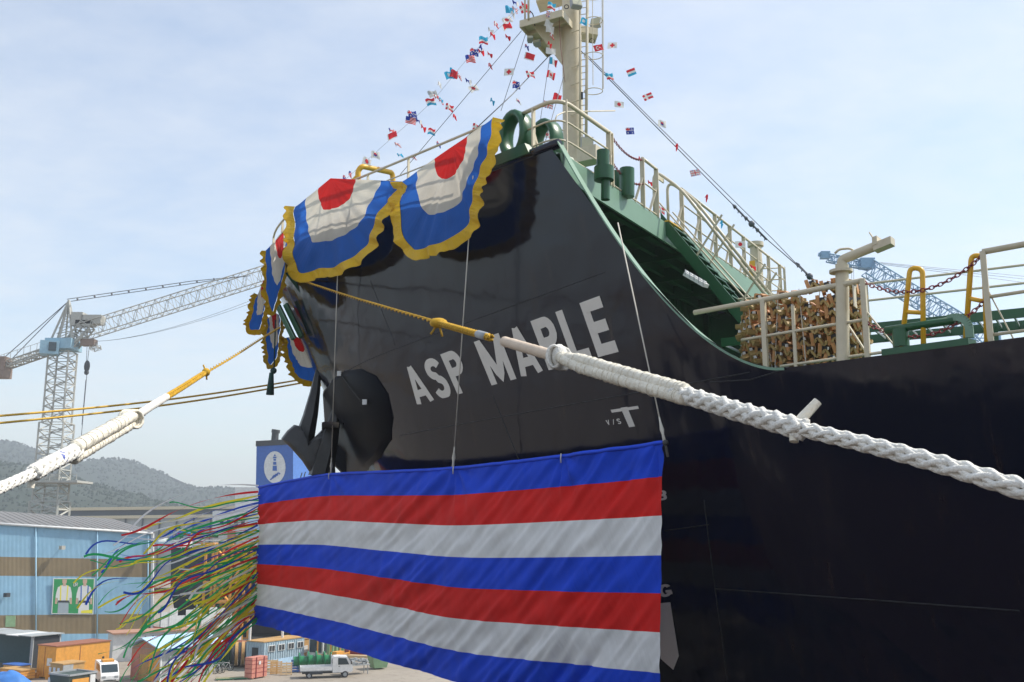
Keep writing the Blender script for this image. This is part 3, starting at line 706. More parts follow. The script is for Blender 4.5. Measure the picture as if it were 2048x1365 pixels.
g = MB(); g.prism(p2, (0, 0, .07)); g.build('upper_platform', M['cream'], ms)
pr = [lev(1162, 64, ZP), lev(1196, 70, ZP), lev(1190, 88, ZP), lev(1160, 84, ZP)]
g = MB(); g.prism(pr, (0, 0, .2)); g.build('side_platform', M['cream'], ms)
g = MB(); 
for (u, v) in ((1057, 40),):
    g.tube([lev(u, v, ZP), lev(u, v, ZP) + UPV*1.5], .03, 6)
g.tube(fillet([lev(1050, 45, ZP), lev(1050, 45, ZP) + UPV*1.05, lev(1120, 25, ZP) + UPV*1.05], .1), .025, 6)
g.build('platform_rail', M['cream'], ms, smooth=True)
for i, (u, v, D, w_, h_, a) in enumerate(((1152, 8, 25.0, .3, .26, -20), (1192, 46, 26.3, .3, .3, 25), (1060, 78, 25.2, .16, .1, 0), (1074, 86, 25.6, .2, .12, 20))):
    fx = part_empty('floodlight', at(u, v, D), ship); floodlight(fx, at(u, v, D), w_, h_, a, -.4)
g = MB()
for (c, r_) in ((at(1133, 14, 25), .06), (at(1184, 82, 26.2), .07)): g.tube([c + Vector((math.cos(q*.6)*r_, 0, math.sin(q*.6)*r_)) for q in range(12)], .012, 5)
g.tube(catmull([at(1060, 22, 25.3), at(1066, 30, 25.3), at(1068, 45, 25.3), at(1070, 52, 25.3)]), .015, 5)
g.build('cable_loop', M['black'], ms, smooth=True)
# ladder with hoop cage on the aft side
LD = part_empty('mast_ladder', at(1166, 285, 25.2), ship)
def ldr(u, v): return at(u, v, 25.2)
for u0, u1, r_ in ((1160, 1160, .03), (1172, 1175, .04)):
    g = MB(); g.tube([ldr(u0, 300), ldr(u1, -20)], r_, 6); g.build('ladder_rail', M['cream'], LD, smooth=True)
for i in range(24):
    v = 290 - i*13; g = MB(); g.tube([ldr(1160, v), ldr(1173, v - 2)], .012, 5); g.build('rung', M['cream'], LD)
for v in (183, 112, 42, -8):
    C = ldr(1187, v); g = MB(); g.tube([C + Vector((.25*math.cos(a), .28*math.sin(a), .03*math.sin(a*1.0))) for a in [2*math.pi*i/20 for i in range(20)]], .012, 5, close=True); g.build('cage_hoop', M['cream'], LD, smooth=True)
for u, v0 in ((1205, 183), (1186, 170), (1207, 178)):
    g = MB(); g.tube([ldr(u, v0), ldr(u - 1, -20)], .011, 5); g.build('cage_bar', M['cream'], LD)
for v in (225, 200, 165, 130, 95, 60): 
    g = MB(); g.tube([at(1142, v + 6, 25.35), ldr(1160, v)], .014, 5); g.build('standoff', M['cream'], LD)
g = MB(); g.box(at(1164, 192, 25.1), (.05, .05, .2)); g.build('cable_clamp', M['black'], LD)
# hoop rail round the mast foot
g = MB(); hc = at(1128, 255, 24.2); g.tube(fillet([at(1127, 262, 24.0), at(1110, 252, 24.0), at(1112, 232, 24.0), at(1130, 224, 24.4), at(1230, 222, 26.0)], .12), .018, 6); g.build('mast_guard_rail', M['cream'], ship, smooth=True)
# king post aft of the stair
kp = kb(1540, ZFD + .8); g = MB(); P = brk(kp, ZFD) + BV*.4; ztp = 14 + (P.y) * math.tan(math.atan2(CY-486, F) + PITCH)
g.cyl(P - UPV*.2, Vector((P.x, P.y, ztp - .12)), .20, .17, 16); g.cyl(Vector((P.x, P.y, ztp-.12)), Vector((P.x, P.y, ztp)), .24, .24, 16); g.build('king_post', M['cream'], ship, auto=40)
g = MB(); q = P - TV*.6 - UPV*.0; g.bar(q + UPV*.05, q + UPV*1.0 + TV*.25, .2, .03, up=TV); g.build('warning_board', M['yellow'], ship)

# ---- port main-deck rail
pd = part_empty('deck_railing', edge(SA + 1, .12), ship)
sE = s_at(1736); sL = s_at(1686); sP = s_at(1532); sT = s_at(1592); sN = s_at(1982); HM = 1.13
def alongdeck(sa, sb, dz, n=10): return [edge_flat(lerp(sa, sb, i/n), dz) for i in range(n+1)]
def edge_flat(s, dz): return S(s, W(max(s, SA), ZMD) - .12 if s >= SA else W(s, ZMD) - .12, ZMD + dz)
g = MB(); sl0 = SA - 1.55; pth = [S(sl0, W(sl0, ztop(sl0)) - .1, ZMD + HM - .02)] + alongdeck(SA - .5, sE, HM); g.tube(pth, .042, 8); g.build('top_rail', M['cream'], pd, smooth=True)
g = MB(); g.tube(alongdeck(SA - .75, sE, .56), .024, 6); g.build('mid_rail', M['cream'], pd, smooth=True)
g = MB(); g.tube(alongdeck(SA - .1, s_at(1830), .06), .022, 6); g.build('foot_rail', M['cream'], pd, smooth=True)
posts(pd, [edge_flat(sP, 0)], HM, .10, .07, along=BV); posts(pd, [edge_flat(sT, 0)], .95, .045, .045, along=BV)
posts(pd, [edge_flat(sE, 0)], HM + .02, .10, .07, stay=AFT*1.0 + TV*.3, along=BV)
g = MB(); Pq = edge_flat((sL + sE)/2 + .05, .92); g.bar(Pq - UPV*.16, Pq + UPV*.16, .18, .012, up=BV); g.build('name_plate', M['plate'] if 'plate' in M else M['cream'], pd)
p2_ = part_empty('deck_railing', edge(sN, .12), ship)
for dz, r in ((HM + .08, .042), (.6, .024), (.1, .022)):
    g = MB(); g.tube(alongdeck(sN, 40, dz), r, 8); g.build('rail_course', M['cream'], p2_, smooth=True)
posts(p2_, [edge_flat(sN, 0)] + [edge_flat(sN + 1.6*i, 0) for i in range(1, 10)], HM + .08, .10, .07, stay=AFT*.6 + TV*.3, along=BV)
# lamp post with swan neck
lp = part_empty('deck_lamp', edge_flat(sL, 0), ship)
Pb = edge_flat(sL, -.03); DL = Pb.y
top = [Pb, at(1684, 520, DL), at(1740, 497, DL - .25), at(1752, 493, DL - .3)]
g = MB(); g.tube([Pb, at(1684, 530, DL)], .095, 14); g.tube(fillet([at(1684, 531, DL)] + top[1:], .16, 8), .07, 12); g.build('swan_neck', M['cream'], lp, auto=50)
hd = at(1768, 490, DL - .35); dv_ = (top[2] - top[1]).normalized(); rotl = Matrix((dv_, dv_.cross(UPV).normalized() * -1, UPV)).transposed()
g = MB(); g.box(hd, (.26, .2, .11), rot=rotl); g.box(hd + dv_*-.10 + UPV*.08, (.07, .22, .12), rot=rotl); g.build('lamp_head', M['cream'], lp)
g = MB(); g.tube([hd + dv_*-.12 + UPV*.1, hd + dv_*-.2 + UPV*.27], .012, 5); g.build('aerial', M['cream'], lp)
g = MB(); c = at(1682, 546, DL); g.cyl(c, c + UPV*.04, .165, n=20); g.build('collar_plate', M['cream'], lp, auto=40)
g = MB(); g.tube(fillet([at(1670, 507, DL - .08), at(1678, 499, DL - .08), at(1700, 497, DL - .08), at(1712, 505, DL-.08)], .05), .018, 6); g.build('cable_guard', M['cream'], lp, smooth=True)
g = MB(); g.bar(Pb + AFT*.38 + TV*.2, Pb + UPV*.75, .07, .02, up=BV); g.build('stay', M['cream'], lp)
g = MB(); g.tube([c - UPV*.0 + TV*-.07, c + UPV*.12 - TV*.07], .014, 5); g.build('eye_bolt', M['cream'], lp)
# yellow hand hoops at the gangway gap
for (ua, va, ub, vb, ut, vt, sm, kz) in ((1803, 700, 1847, 694, 1831, 536, 1830, .46), (1931, 684, 1974, 686, 1954, 511, 1954, .5)):
    s_ = s_at(sm); D0 = edge_flat(s_, 0).y; h_ = part_empty('hand_hoop', edge_flat(s_, 0), ship)
    a, b_, tl_, tr_ = at(ua, va, D0 + .12), at(ub, vb, D0 - .12), at(ut - 11, vt, D0 + .04), at(ut + 14, vt + 2, D0 - .04)
    g = MB(); g.tube(fillet([a, tl_, tr_, b_], .16, 8), .036, 10); g.build('hoop', M['yellow'], h_, smooth=True)
    g = MB(); g.tube([a.lerp(tl_, kz), b_.lerp(tr_, kz - .03)], .03, 8); g.build('crossbar', M['yellow'], h_, smooth=True)
# green roller fairlead on the deck edge
rf = part_empty('roller_fairlead', edge_flat(s_at(1860), 0), ship)
s1_, s2_ = s_at(1772), s_at(1945)
g = MB(); g.bar(edge_flat(s1_, .035), edge_flat(s2_, .035), .26, .09); g.build('bed', M['green'], rf)
g = MB(); g.tube([edge_flat(s1_ + .02, .36), edge_flat(s2_ - .2, .36)], .055, 10); g.build('guide_bar', M['green'], rf, smooth=True)
g = MB(); q = edge_flat(s1_ + .22, .1); g.cyl(q, q + UPV*.24, .11, n=14); g.build('pedestal', M['green'], rf, auto=40)
q = edge_flat(s2_ - .12, .1); dd = (edge_flat(s2_, 0) - edge_flat(s2_ - .3, 0)).normalized()
g = MB(); pts = fillet([q + dd*.1, q + dd*.1 + UPV*.2, q + dd*-.02 + UPV*.3, q - dd*.16 + UPV*.29], .1, 5)
for a, b_ in zip(pts[:-1], pts[1:]): g.bar(a, b_, .1, .08, up=TV)
g.build('horn', M['pale_green'], rf)
# raised catwalk and pipes amidships
cw = part_empty('catwalk', S(24, 2.2, ZMD), ship)
def cwz(u, v, p): P = on_plane(u, v, S(0, p, 0), -AX); return P.z
zc = cwz(1900, 664, 2.2)
for p in (2.2, 3.4):
    g = MB(); g.bar(S(15, p, zc), S(44, p, zc), .05, .17); g.build('side_channel', M['green'], cw)
g = MB()
for i in range(90): 
    s_ = 15 + i*.3; g.bar(S(s_, 2.25, zc - .02), S(s_, 3.35, zc - .02), .03, .05)
g.build('grating', M['lamp_grey'], cw); 
for s_ in (17, 20, 23, 26, 30, 34):
    g = MB(); g.bar(S(s_, 2.8, ZMD), S(s_, 2.8, zc - .1), .12, .12); g.build('support_leg', M['green'], cw)
for p, z, r_ in ((1.2, .75, .14), (.4, .75, .12)):
    g = MB(); g.tube([S(15.5, p, ZMD + z), S(44, p, ZMD + z)], r_, 10); g.build('deck_pipe', M['green'], ship, smooth=True)
for dz in (1.15, .8):
    g = MB(); g.tube([S(15, 2.2, zc + dz), S(20, 2.2, zc + dz), S(44, 2.2, zc + dz)], .025, 6); g.build('catwalk_rail', M['cream'], cw)
for i in range(12):
    g = MB(); g.bar(S(15.5 + 2.2*i, 2.2, zc), S(15.5 + 2.2*i, 2.2, zc + 1.15), .04, .04); g.build('catwalk_post', M['cream'], cw)
# starboard deck rail
sr = part_empty('deck_railing', S(20, -9, ZMD), ship)
for dz, r_ in ((1.12, .025), (.84, .015), (.56, .015), (.28, .015)):
    g = MB(); g.tube([S(s_, -W(s_, ZMD) + .12, ZMD + dz) for s_ in [SA - 1 + .8*i for i in range(34)]], r_, 6); g.build('rail_course', M['cream'], sr, smooth=True)
posts(sr, [S(s_, -W(s_, ZMD) + .12, ZMD) for s_ in [SA - 1 + 1.6*i for i in range(17)]], 1.12, .05, .03, along=BV)
g = MB(); g.tube([at(1670, 640, 16.5), at(1740, 640, 16.5)], .1, 10); g.build('deck_pipe', M['green'], ship, smooth=True)

# ================================================================== VESSEL ALONGSIDE (the one the photograph was taken from; mirrored in the shell)
nb = MB()
def nbs(z): return 21.2 if z > 6 else 21.8
prof = [(-16, 30, 31, 15), (-13, 26, 35, 14.8), (-8, 23, 38, 14.6), (0, 21.4, 41, 14.5), (16.6, 20.9, 42, 14.5), (16.7, 20.9, 42, 12.2), (40, 20.8, 42, 12.2), (110, 20.8, 42, 12.2)]
ids = [[nb.vert(S(a, p, z)) for (p, z) in ((q1, -3), (q1 + .3, 8.5), (q1, zt), (q2, zt), (q2, -3))] for a, q1, q2, zt in prof]
for i in range(len(ids)-1):
    for j in range(4): nb.face((ids[i][j], ids[i+1][j], ids[i+1][j+1], ids[i][j+1])); nb.m[-1] = (1, 0, 2, 0)[j]
nb.face(ids[0])
M['neighbour'] = mat('black hull paint', (0.012, 0.014, 0.018), 0.4, var=0.3, vscale=.3)
M['neighbour_red'] = mat('red-brown antifouling paint', (0.07, 0.038, 0.03), 0.6, var=0.3, vscale=.3)
M['neighbour_deck'] = mat('deck paint', (0.30, 0.24, 0.20), 0.7, var=0.3, vscale=.5)
tag(nb.build('ship', [M['neighbour'], M['neighbour_red'], M['neighbour_deck']]), 'dark vessel lying alongside, seen only mirrored in the glossy navy shell', 'ship')

BD = [(300, .0270), (518, .0350), (662, .0408), (780, .0462), (905, .0517), (1100, .0585), (1329, .0645), (1500, .067)]
def binv(u):
    for (u0, a), (u1, b_) in zip(BD[:-1], BD[1:]):
        if u <= u1: return lerp(a, b_, (u - u0) / (u1 - u0))
    return BD[-1][1]
def ban_at(u, v): return at(u, v, 1 / ((binv(u - 60) + binv(u) * 2 + binv(u + 60)) / 4))
BA = -33.4
# ================================================================== ANCHOR AND BOLSTER
M['bolster'] = mat('bolster paint darkened as reflection', (0.001, 0.0015, 0.005), 0.4, spec=.06, var=0.3, vscale=1.2, dirt=((0.05, 0.022, 0.01), 1.3, 0.3))  # near-black base imitates the dark reflection on the bolster; rust mottling on top
cb = on_hull(735, 838); BC = HP(*cb); nrm = (HP(cb[0], cb[1], .1) - BC).normalized()
bo = [(648, 782), (668, 757), (690, 742), (722, 738), (752, 752), (776, 788), (786, 835), (782, 880), (762, 915), (735, 942), (700, 962), (668, 930), (652, 860)]
def hull_or(u, v):
    for k in range(40):
        h_ = on_hull(u + k*2, v)
        if h_:
            P = HP(*h_); return at(u, v, P.y + .1*k) if k else P
    return at(u, v, BC.y + 1)
b0 = [hull_or(u, v) for u, v in bo]
def bring(u, v, k, off):
    q = (lerp(700, u, k), lerp(845, v, k)); return hull_or(*q) + nrm*off
g = MB(); rings = [[g.vert(p - nrm*.25) for p in b0], [g.vert(p + nrm*.02) for p in b0], [g.vert(bring(u, v, .90, .11)) for u, v in bo], [g.vert(bring(u, v, .5, .15)) for u, v in bo], [g.vert(bring(u, v, .02, .17)) for u, v in bo]]
for x_, y_ in zip(rings[:-1], rings[1:]):
    for i in range(len(bo)): g.face((x_[i], x_[(i+1) % len(bo)], y_[(i+1) % len(bo)], y_[i]))
g.build('anchor_bolster', M['bolster'], ship, auto=30)
LE = (at(600, 840, BC.y) - at(700, 840, BC.y)).normalized()
def loft(g, secs):          # secs: (centre, half-width vec, half-thick vec)
    rr = []
    for c, a, b_ in secs: rr.append([g.vert(q) for q in (c + a, c + a*.55 + b_, c - a*.55 + b_, c - a, c - a*.55 - b_, c + a*.55 - b_)])
    for x, y in zip(rr[:-1], rr[1:]):
        for i in range(6): g.face((x[i], x[(i+1)%6], y[(i+1)%6], y[i]))
    g.face(rr[0]); g.face(rr[-1][::-1])
anc = empty('anchor', at(640, 940, 24.6), 'big black stockless anchor with two upright flukes under the bow', 'anchor')
XV = Vector((1, 0, 0)); YV = Vector((0, 1, 0))
DA = ban_at(640, 948).y + .75; print('DA', DA, 'BC', BC.y, 'H', [HP(*on_hull(u, v)).y for u, v in ((665, 860), (742, 836), (800, 930))], [ban_at(u, v).y for u, v in ((518, 975), (665, 945), (800, 940))])
def fluke(pts, D):
    g = MB(); loft(g, [(at(u, v, D + dd), XV * w_, YV * t_) for u, v, dd, w_, t_ in pts]); g.build('fluke', M['black_steel'], anc, auto=35)
fluke([(612, 905, 0, .20, .22), (610, 872, 0, .26, .25), (621, 830, .05, .20, .20), (630, 785, .1, .14, .14), (635, 750, .12, .09, .08), (637, 727, .15, .02, .02)], DA + .35)
fluke([(640, 950, 0, .30, .22), (652, 905, 0, .28, .24), (662, 865, 0, .21, .20), (671, 830, .05, .15, .14), (678, 800, .08, .08, .08), (682, 781, .1, .02, .02)], DA - .3)
cr_ = [(562, 878), (574, 862), (588, 850), (598, 852), (607, 864), (614, 888), (634, 870), (650, 866), (668, 898), (672, 962), (630, 962), (604, 922), (580, 895)]
cc_ = (625, 905); g = MB(); rings = []
for (k, dd) in ((.72, -.42), (.95, -.34), (1.0, -.2), (1.0, .2), (.9, .4)): rings.append([g.vert(at(lerp(cc_[0], u, k), lerp(cc_[1], v, k), DA + dd + .1*mnoise.noise(Vector((u*.05, v*.05, 0))))) for u, v in cr_])
for x_, y_ in zip(rings[:-1], rings[1:]):
    for i in range(len(cr_)): g.face((x_[i], x_[(i+1) % len(cr_)], y_[(i+1) % len(cr_)], y_[i]))
g.face(rings[0]); g.face(rings[-1][::-1]); g.build('crown', M['black_steel'], anc, auto=40)
g = MB(); loft(g, [(at(640, 880, DA), XV*.2, YV*.2), (at(660, 860, DA + .5), XV*.22, YV*.2), (BC + LE*.5 + nrm*.4, XV*.2, YV*.2)]); g.build('shank', M['black_steel'], anc, auto=35)
for (u, v) in ((686, 746), (745, 801)):
    h_ = on_hull(u, v); P = HP(*h_, 1.0) if u > 700 else HP(*h_, .5); g = MB(); g.box(hull_or(u, v) + nrm*(.10 if u < 700 else .2), (.1, .06, .12)); g.build('marker_lamp', M['white'], ship)
g = MB(); g.tube([hull_or(690, 748) + nrm*.1, hull_or(715, 775) + nrm*.17, hull_or(738, 800) + nrm*.2], .012, 5); g.build('bolster_wire', M['black'], ship)
g = MB(); g.tube([at(650, 795, BC.y-.7), at(657, 795, BC.y-.7)], .02, 4); 

# ================================================================== BUNTING
CB, CW, CR = (0.030, 0.16, 0.62), (0.78, 0.73, 0.63), (0.66, 0.02, 0.018)
M['bunting'] = uvramp('fan bunting cloth', 1, [(0, CR), (.36, CW), (.71, CB)], trans=0.42, bump=.45, bstretch=(70, 3, 1), radial=True)
M['cord'] = M['rope_thin']
M['gold'] = uvramp('gold satin frill', 1, [(0, (0.80, 0.49, 0.008)), (.9, (0.72, 0.43, 0.008))], rough=.5, trans=0.2, bump=1.0, bstretch=(75, 1.2, 1), radial=True)
def resample(pts, n):
    pts = catmull([Vector((a, b_, 0)) for a, b_ in pts], 10); L = [0]
    for a, b_ in zip(pts[:-1], pts[1:]): L.append(L[-1] + (b_-a).length)
    o = []; j = 0
    for i in range(n + 1):
        t = L[-1] * i / n
        while j < len(pts)-2 and L[j+1] < t: j += 1
        o.append(pts[j].lerp(pts[j+1], (t - L[j]) / max(1e-6, L[j+1]-L[j])))
    return o
def bunting(C, outline, p0, a_, label, fw=22, seed=0, amp=.042, skip=(0, 1)):
    n = 150; B_ = resample(outline, n); C = Vector((C[0], C[1], 0)); nv = azv(a_ + 90)
    if nv.y > 0: nv = -nv
    root = empty('bunting', on_plane(C.x, C.y, p0, a_), label, 'bunting', 'fan buntings round the forecastle')
    rs = random.Random(seed); ph = [rs.uniform(0, 6) for _ in range(6)]
    def dsp(th, r):
        return amp * (r ** 1.2) * (math.sin(th*64 + ph[0] + 3*mnoise.noise(Vector((th*6, seed, 2)))) * .55 + math.sin(th*23 + ph[1] + 2*r) * .7 + .9*mnoise.noise(Vector((th*7 + seed, r*3, seed)))) + .10*math.sin(r*2.4)*math.sin(th*math.pi)
    def fn(i, r):
        th = i; q = B_[min(n, int(round(th*n)))]; fi = math.pi*th
        hv = (B_[0] - C) if th < .5 else (B_[n] - C); dn = (B_[int(n*.46)] + B_[int(n*.54)])*.5 - C
        el = C + hv*abs(math.cos(fi)) + dn*math.sin(fi); p = C.lerp(el.lerp(q, min(1, r*r*1.15)), r); return on_plane(p.x, p.y, p0, a_) + nv * dsp(th, r)
    g = MB(); g.grid(n, 36, fn); g.build('cloth', M['bunting'], root, smooth=True, fixn=False)
    cen = sum(B_, Vector()) / len(B_)
    def ff(th, r):
        i = min(n, int(round(th*n))); a = B_[max(0, i-2)]; b_ = B_[min(n, i+2)]; d = (b_-a).normalized(); o_ = Vector((d.y, -d.x, 0))
        if o_.dot(B_[i] - (C*.6 + cen*.4)) < 0: o_ = -o_
        q = B_[i]; wv = 1.6*mnoise.noise(Vector((th*44, ph[3], .3))) + .7*mnoise.noise(Vector((th*95, ph[2], 1.7)))
        p = q + o_ * fw*.88 * r * (1 + .07*wv + .12*mnoise.noise(Vector((th*30, seed, 0)))) + d * fw*.05*r*wv
        return on_plane(p.x, p.y, p0, a_) + nv * (dsp(th, 1) + .012 + r*.04*math.sin(th*90 + 6*mnoise.noise(Vector((th*12, ph[2], 0))) + ph[3]))
    g = MB(); lo, hi = skip
    g.grid(n, 4, lambda a, r: ff(lerp(lo, hi, a), r)); g.build('frill', M['gold'], root, smooth=True, fixn=False)
    return root
EP = edge(8.0, -.22); EA = -38.8
bunting((905, 293), [(990, 236), (979, 290), (962, 350), (950, 405), (937, 452), (905, 480), (860, 496), (832, 500), (812, 476), (805, 430), (803, 364)], EP, EA, 'red, white and blue fan bunting hung beside the green chock', 23, 1)
bunting((661, 357), [(592, 414), (590, 450), (590, 490), (597, 528), (609, 548), (640, 538), (672, 536), (702, 522), (731, 498), (752, 452), (780, 398), (803, 363)], EP, EA, 'wide fan bunting peaked over the bow rail in front of the yellow pipe frame', 21, 2)
NP = at(555, 560, 25.0)
bunting((562, 470), [(531, 502), (529, 545), (530, 588), (537, 624), (549, 598), (558, 560), (568, 515), (578, 448)], NP, 2, 'narrow fan bunting hanging on the stem, edge-on above the left rope', 10, 3, .02)
bunting((527, 560), [(514, 590), (503, 620), (495, 656), (505, 660), (516, 655), (526, 615), (536, 580)], at(515, 620, 27.6), 20, 'half-hidden fan bunting farthest out to the left of the bow', 12, 4, .02)
bunting((548, 625), [(534, 640), (529, 690), (531, 722), (538, 730), (548, 712), (556, 665), (560, 630)], at(545, 680, 27.0), 8, 'slim fan bunting hanging lowest under the stem beside the blue tassel', 10, 5, .02)
bunting((590, 672), [(572, 676), (576, 715), (588, 748), (606, 760), (628, 764), (640, 752), (640, 700)], at(600, 720, 28.4), 24, 'fan bunting hanging behind the stem just above the anchor fluke', 13, 6, .03)
g = MB(); g.tube([at(551, 640, 26.4), at(548, 742, 26.4)], .02, 5); g.tube([at(543, 746, 26.4), at(540, 790, 26.4)], [.06, .11], 8); g.ball(at(547, 742, 26.4), .09)
M['tassel'] = mat('green pennant cloth', (0.02, 0.10, 0.05), .7, col2=(0.02, 0.03, 0.06), vscale=6)
tag(g.build('rolled_pennant', M['tassel'], smooth=True), 'rolled dark green pennant dangling on a cord under the stem', 'pennant')

# ================================================================== BIG STRIPED BANNER
top_e = resample([(517, 975), (590, 960), (664, 949), (780, 944), (907, 937), (1030, 924), (1154, 909), (1250, 896), (1326, 885)], 300)
bot_e = resample([(510, 1249), (600, 1272), (700, 1300), (812, 1333), (930, 1366), (1100, 1392), (1319, 1424)], 300)
lef = lambda t: 518 - 8*t - 2*math.sin(t*3.14)
BC_ = [(0.012, 0.075, 0.72), (0.80, 0.018, 0.014), (0.90, 0.885, 0.86)]
st_ = [0, .128, .272, .42, .56, .706, .857]
M['banner'] = uvramp('striped banner cloth', 1, [(p, BC_[i % 3]) for i, p in enumerate(st_)], trans=.12, bump=.55, bstretch=(3.2, .5, 1), diag=(17, 4.4, .55))
nB = azv(BA - 90)
def ban(a, t):
    i = min(300, int(round(a*300))); q = top_e[i].lerp(bot_e[i], t); p = ban_at(q.x, q.y)
    X = a*17; Y = t*4.6
    d1 = X*.55 + Y*1.0      # creases fanning down from the right-hand corner
    f = .06*mnoise.noise(Vector((d1*1.1, (X - Y)*.22, 1))) + .05*mnoise.noise(Vector((d1*2.6, (X-Y)*.30, 5)))*(.3 + a) + .018*mnoise.noise(Vector((X*3.2, Y*.5, 9)))*(1.2 - a)*1.4
    f += .03*mnoise.noise(Vector((d1*5.5 + .6*X, X*.5, 4)))
    am = .35 + 1.3*abs(mnoise.noise(Vector((X*.23 + 3, Y*.35, 12))))
    f *= 2.0*am*(1 - .8*max(0, (a - .9)/.1))
    f += .02*mnoise.noise(Vector((X*.9 - Y*1.5, d1*3.5, 21)))
    f += .10*math.sin(a*3.14)*math.sin(t*2.6)
    for xa in (.18, .485, .75, .99):
        r = math.hypot((a - xa)*17, t*4.6); ang_ = math.atan2((a-xa)*17, t*4.6 + .05); f += .045*math.sin(ang_*9)*math.exp(-r*.9)*min(1, r*2)
    return p + nB * f
ban_r = empty('banner', ban_at(914, 1366), 'huge striped blue, red and white cloth hung across the bow', 'banner')
g = MB(); g.grid(300, 110, ban); g.build('striped_cloth', M['banner'], ban_r, smooth=True, fixn=False)
M['banner_hem'] = mat('banner hem blue', BC_[0], .75, var=.08, bump=.3, bscale=20)
g = MB(); g.tube([ban(i/100, 0) for i in range(101)], .035, 6); g.build('top_hem', M['banner_hem'], ban_r, smooth=True)
for i in (.18, .485, .75):
    q = ban(i, 0.004); g = MB(); g.tube([q + nB*.04 + UPV*.06, q + nB*.05 - UPV*.03, q + nB*.045 - UPV*.10], .012, 5); g.build('lashing_tie', M['rope_thin'], ban_r, smooth=True)
for (u0, v0, off, u1, v1, lb) in ((1240, 441, None, 1329, 884, 'cord from the sheer of the bow to the right-hand corner of the banner'), (946, 352, -.3, 906, 937, 'cord hanging from the rail to the middle of the banner'), (676, 520, -.3, 662, 948, 'cord hanging past the anchor to the left part of the banner')):
    if off is None: s_, z_ = on_hull(1238, 446); A0 = HP(s_, z_, .03)
    else: A0 = on_plane(u0, v0, edge(8.0, off), EA)
    Bq = ban_at(u1, v1); g = MB(); g.tube([A0, Bq], .012, 5)
    g.tube([Bq + (A0-Bq).normalized()*k for k in (0, .12, .2, .32, .42)], [.03, .02, .035, .018, .012], 6)
    tag(g.build('hanging_cord', M['cord'], smooth=True), 'thin white ' + lb, 'cord', 'cords holding the banner')
g = MB(); q = ban_at(1331, 886); g.tube([q + Vector((.0, 0, -.02)), q + Vector((.03, 0, -.22))], .02, 6); g.ball(q, .05); tag(g.build('shackle', M['black_steel']), 'dark shackle at the top right corner of the banner', 'shackle')

# ================================================================== MOORING ROPES
def line3(px, D0, D1):
    u0, u1 = px[0][0], px[-1][0]; o = []
    for u, v in px:
        t = (u - u0) / (u1 - u0); o.append(at(u, v, 1 / lerp(1/D0, 1/D1, t)))
    return o
def strands(g, path, R0, n=4, turns=3.2, both=True, wob=0.0, sr=.60):
    """plaited rope: strands winding both ways round the path; turns per metre"""
    P = path; L = [0]
    for a, b_ in zip(P[:-1], P[1:]): L.append(L[-1] + (b_-a).length)
    m = max(8, int(L[-1] * turns * 9)); pts = []; j = 0
    for i in range(m + 1):
        t = L[-1]*i/m
        while j < len(P)-2 and L[j+1] < t: j += 1
        pts.append((P[j].lerp(P[j+1], (t-L[j])/max(1e-6, L[j+1]-L[j])), (P[j+1]-P[j]).normalized(), t))
    dirs = (1, -1) if both else (1,)
    for dr in dirs:
        for k in range(n):
            th = []
            for (p, d, t) in pts:
                x = d.cross(UPV).normalized(); y = x.cross(d); a = dr*2*math.pi*turns*t/2 + 2*math.pi*k/n + (0.5 if dr < 0 else 0)
                rr = R0*(sr + .10*math.cos(2*a + (0 if dr > 0 else math.pi))) * (1 + wob*mnoise.noise(Vector((t*3, k, dr))))
                th.append(p + (x*math.cos(a) + y*math.sin(a))*rr)
            g.tube(th, R0*.38, 6)
# right-hand rope
rr_ = empty('mooring_rope', at(607, 563, 24.6), 'mooring rope crossing the painted name, yellow at the bow, thick white at lower right', 'rope', 'bow mooring ropes')
RPX = [(607, 563), (700, 594), (865, 643), (1000, 681), (1110, 713), (1240, 752), (1370, 790), (1480, 823), (1600, 857), (1750, 893), (1900, 934), (2048, 980), (2250, 1046)]
RP = line3(RPX, 24.4, 3.7)
RC = catmull(RP, 14)
def sub(path, ua, ub): return [p for p in path if ua <= proj(p)[0] <= ub]
g = MB(); strands(g, sub(RC, 600, 870), .032, 2, 4, False, sr=.6); strands(g, sub(RC, 860, 990), .042, 3, 7, True); g.build('yellow_tail', M['rope_yellow'], rr_, smooth=True)
g = MB(); yk = sub(RC, 855, 880); c = yk[len(yk)//2]
g.ball(c, .10, sc=(1.2, .8, .7)); g.tube([c, c + Vector((.05, 0, -.18))], .015, 5); g.tube([c, c + Vector((-.1, 0, -.15))], .015, 5); g.build('knot', M['rope_yellow'], rr_, smooth=True)
g = MB(); sp_ = sub(RC, 955, 975); g.tube(sp_, .048, 8); g.build('tape_wrap', M['lamp_grey'], rr_, smooth=True)
def canvas(path, r0, seed, flare=0.0):
    N = len(path); return [r0*(1 + .12*mnoise.noise(Vector((i*.45, seed, 0))) + .09*mnoise.noise(Vector((i*1.3, seed, 4)))) for i in range(N)]
def turns(g, path, radii, step, r_, seed):
    rr = random.Random(seed); i = 2
    while i < len(path) - 2:
        c = path[i]; d = (path[i+1] - path[i-1]).normalized(); x = d.cross(UPV).normalized(); y = x.cross(d); R1 = radii[i]*1.02; sk = rr.uniform(-.25, .25)
        g.tube([c + (x*math.cos(t_) + y*math.sin(t_))*R1 + d*sk*R1*math.cos(t_) for t_ in [2*math.pi*k/14 for k in range(14)]], r_, 4, close=True)
        i += rr.choice(step)
def dense(path, k=4):
    o = []
    for a, b_ in zip(path[:-1], path[1:]):
        for j in range(k): o.append(a.lerp(b_, j/k))
    o.append(path[-1]); return o
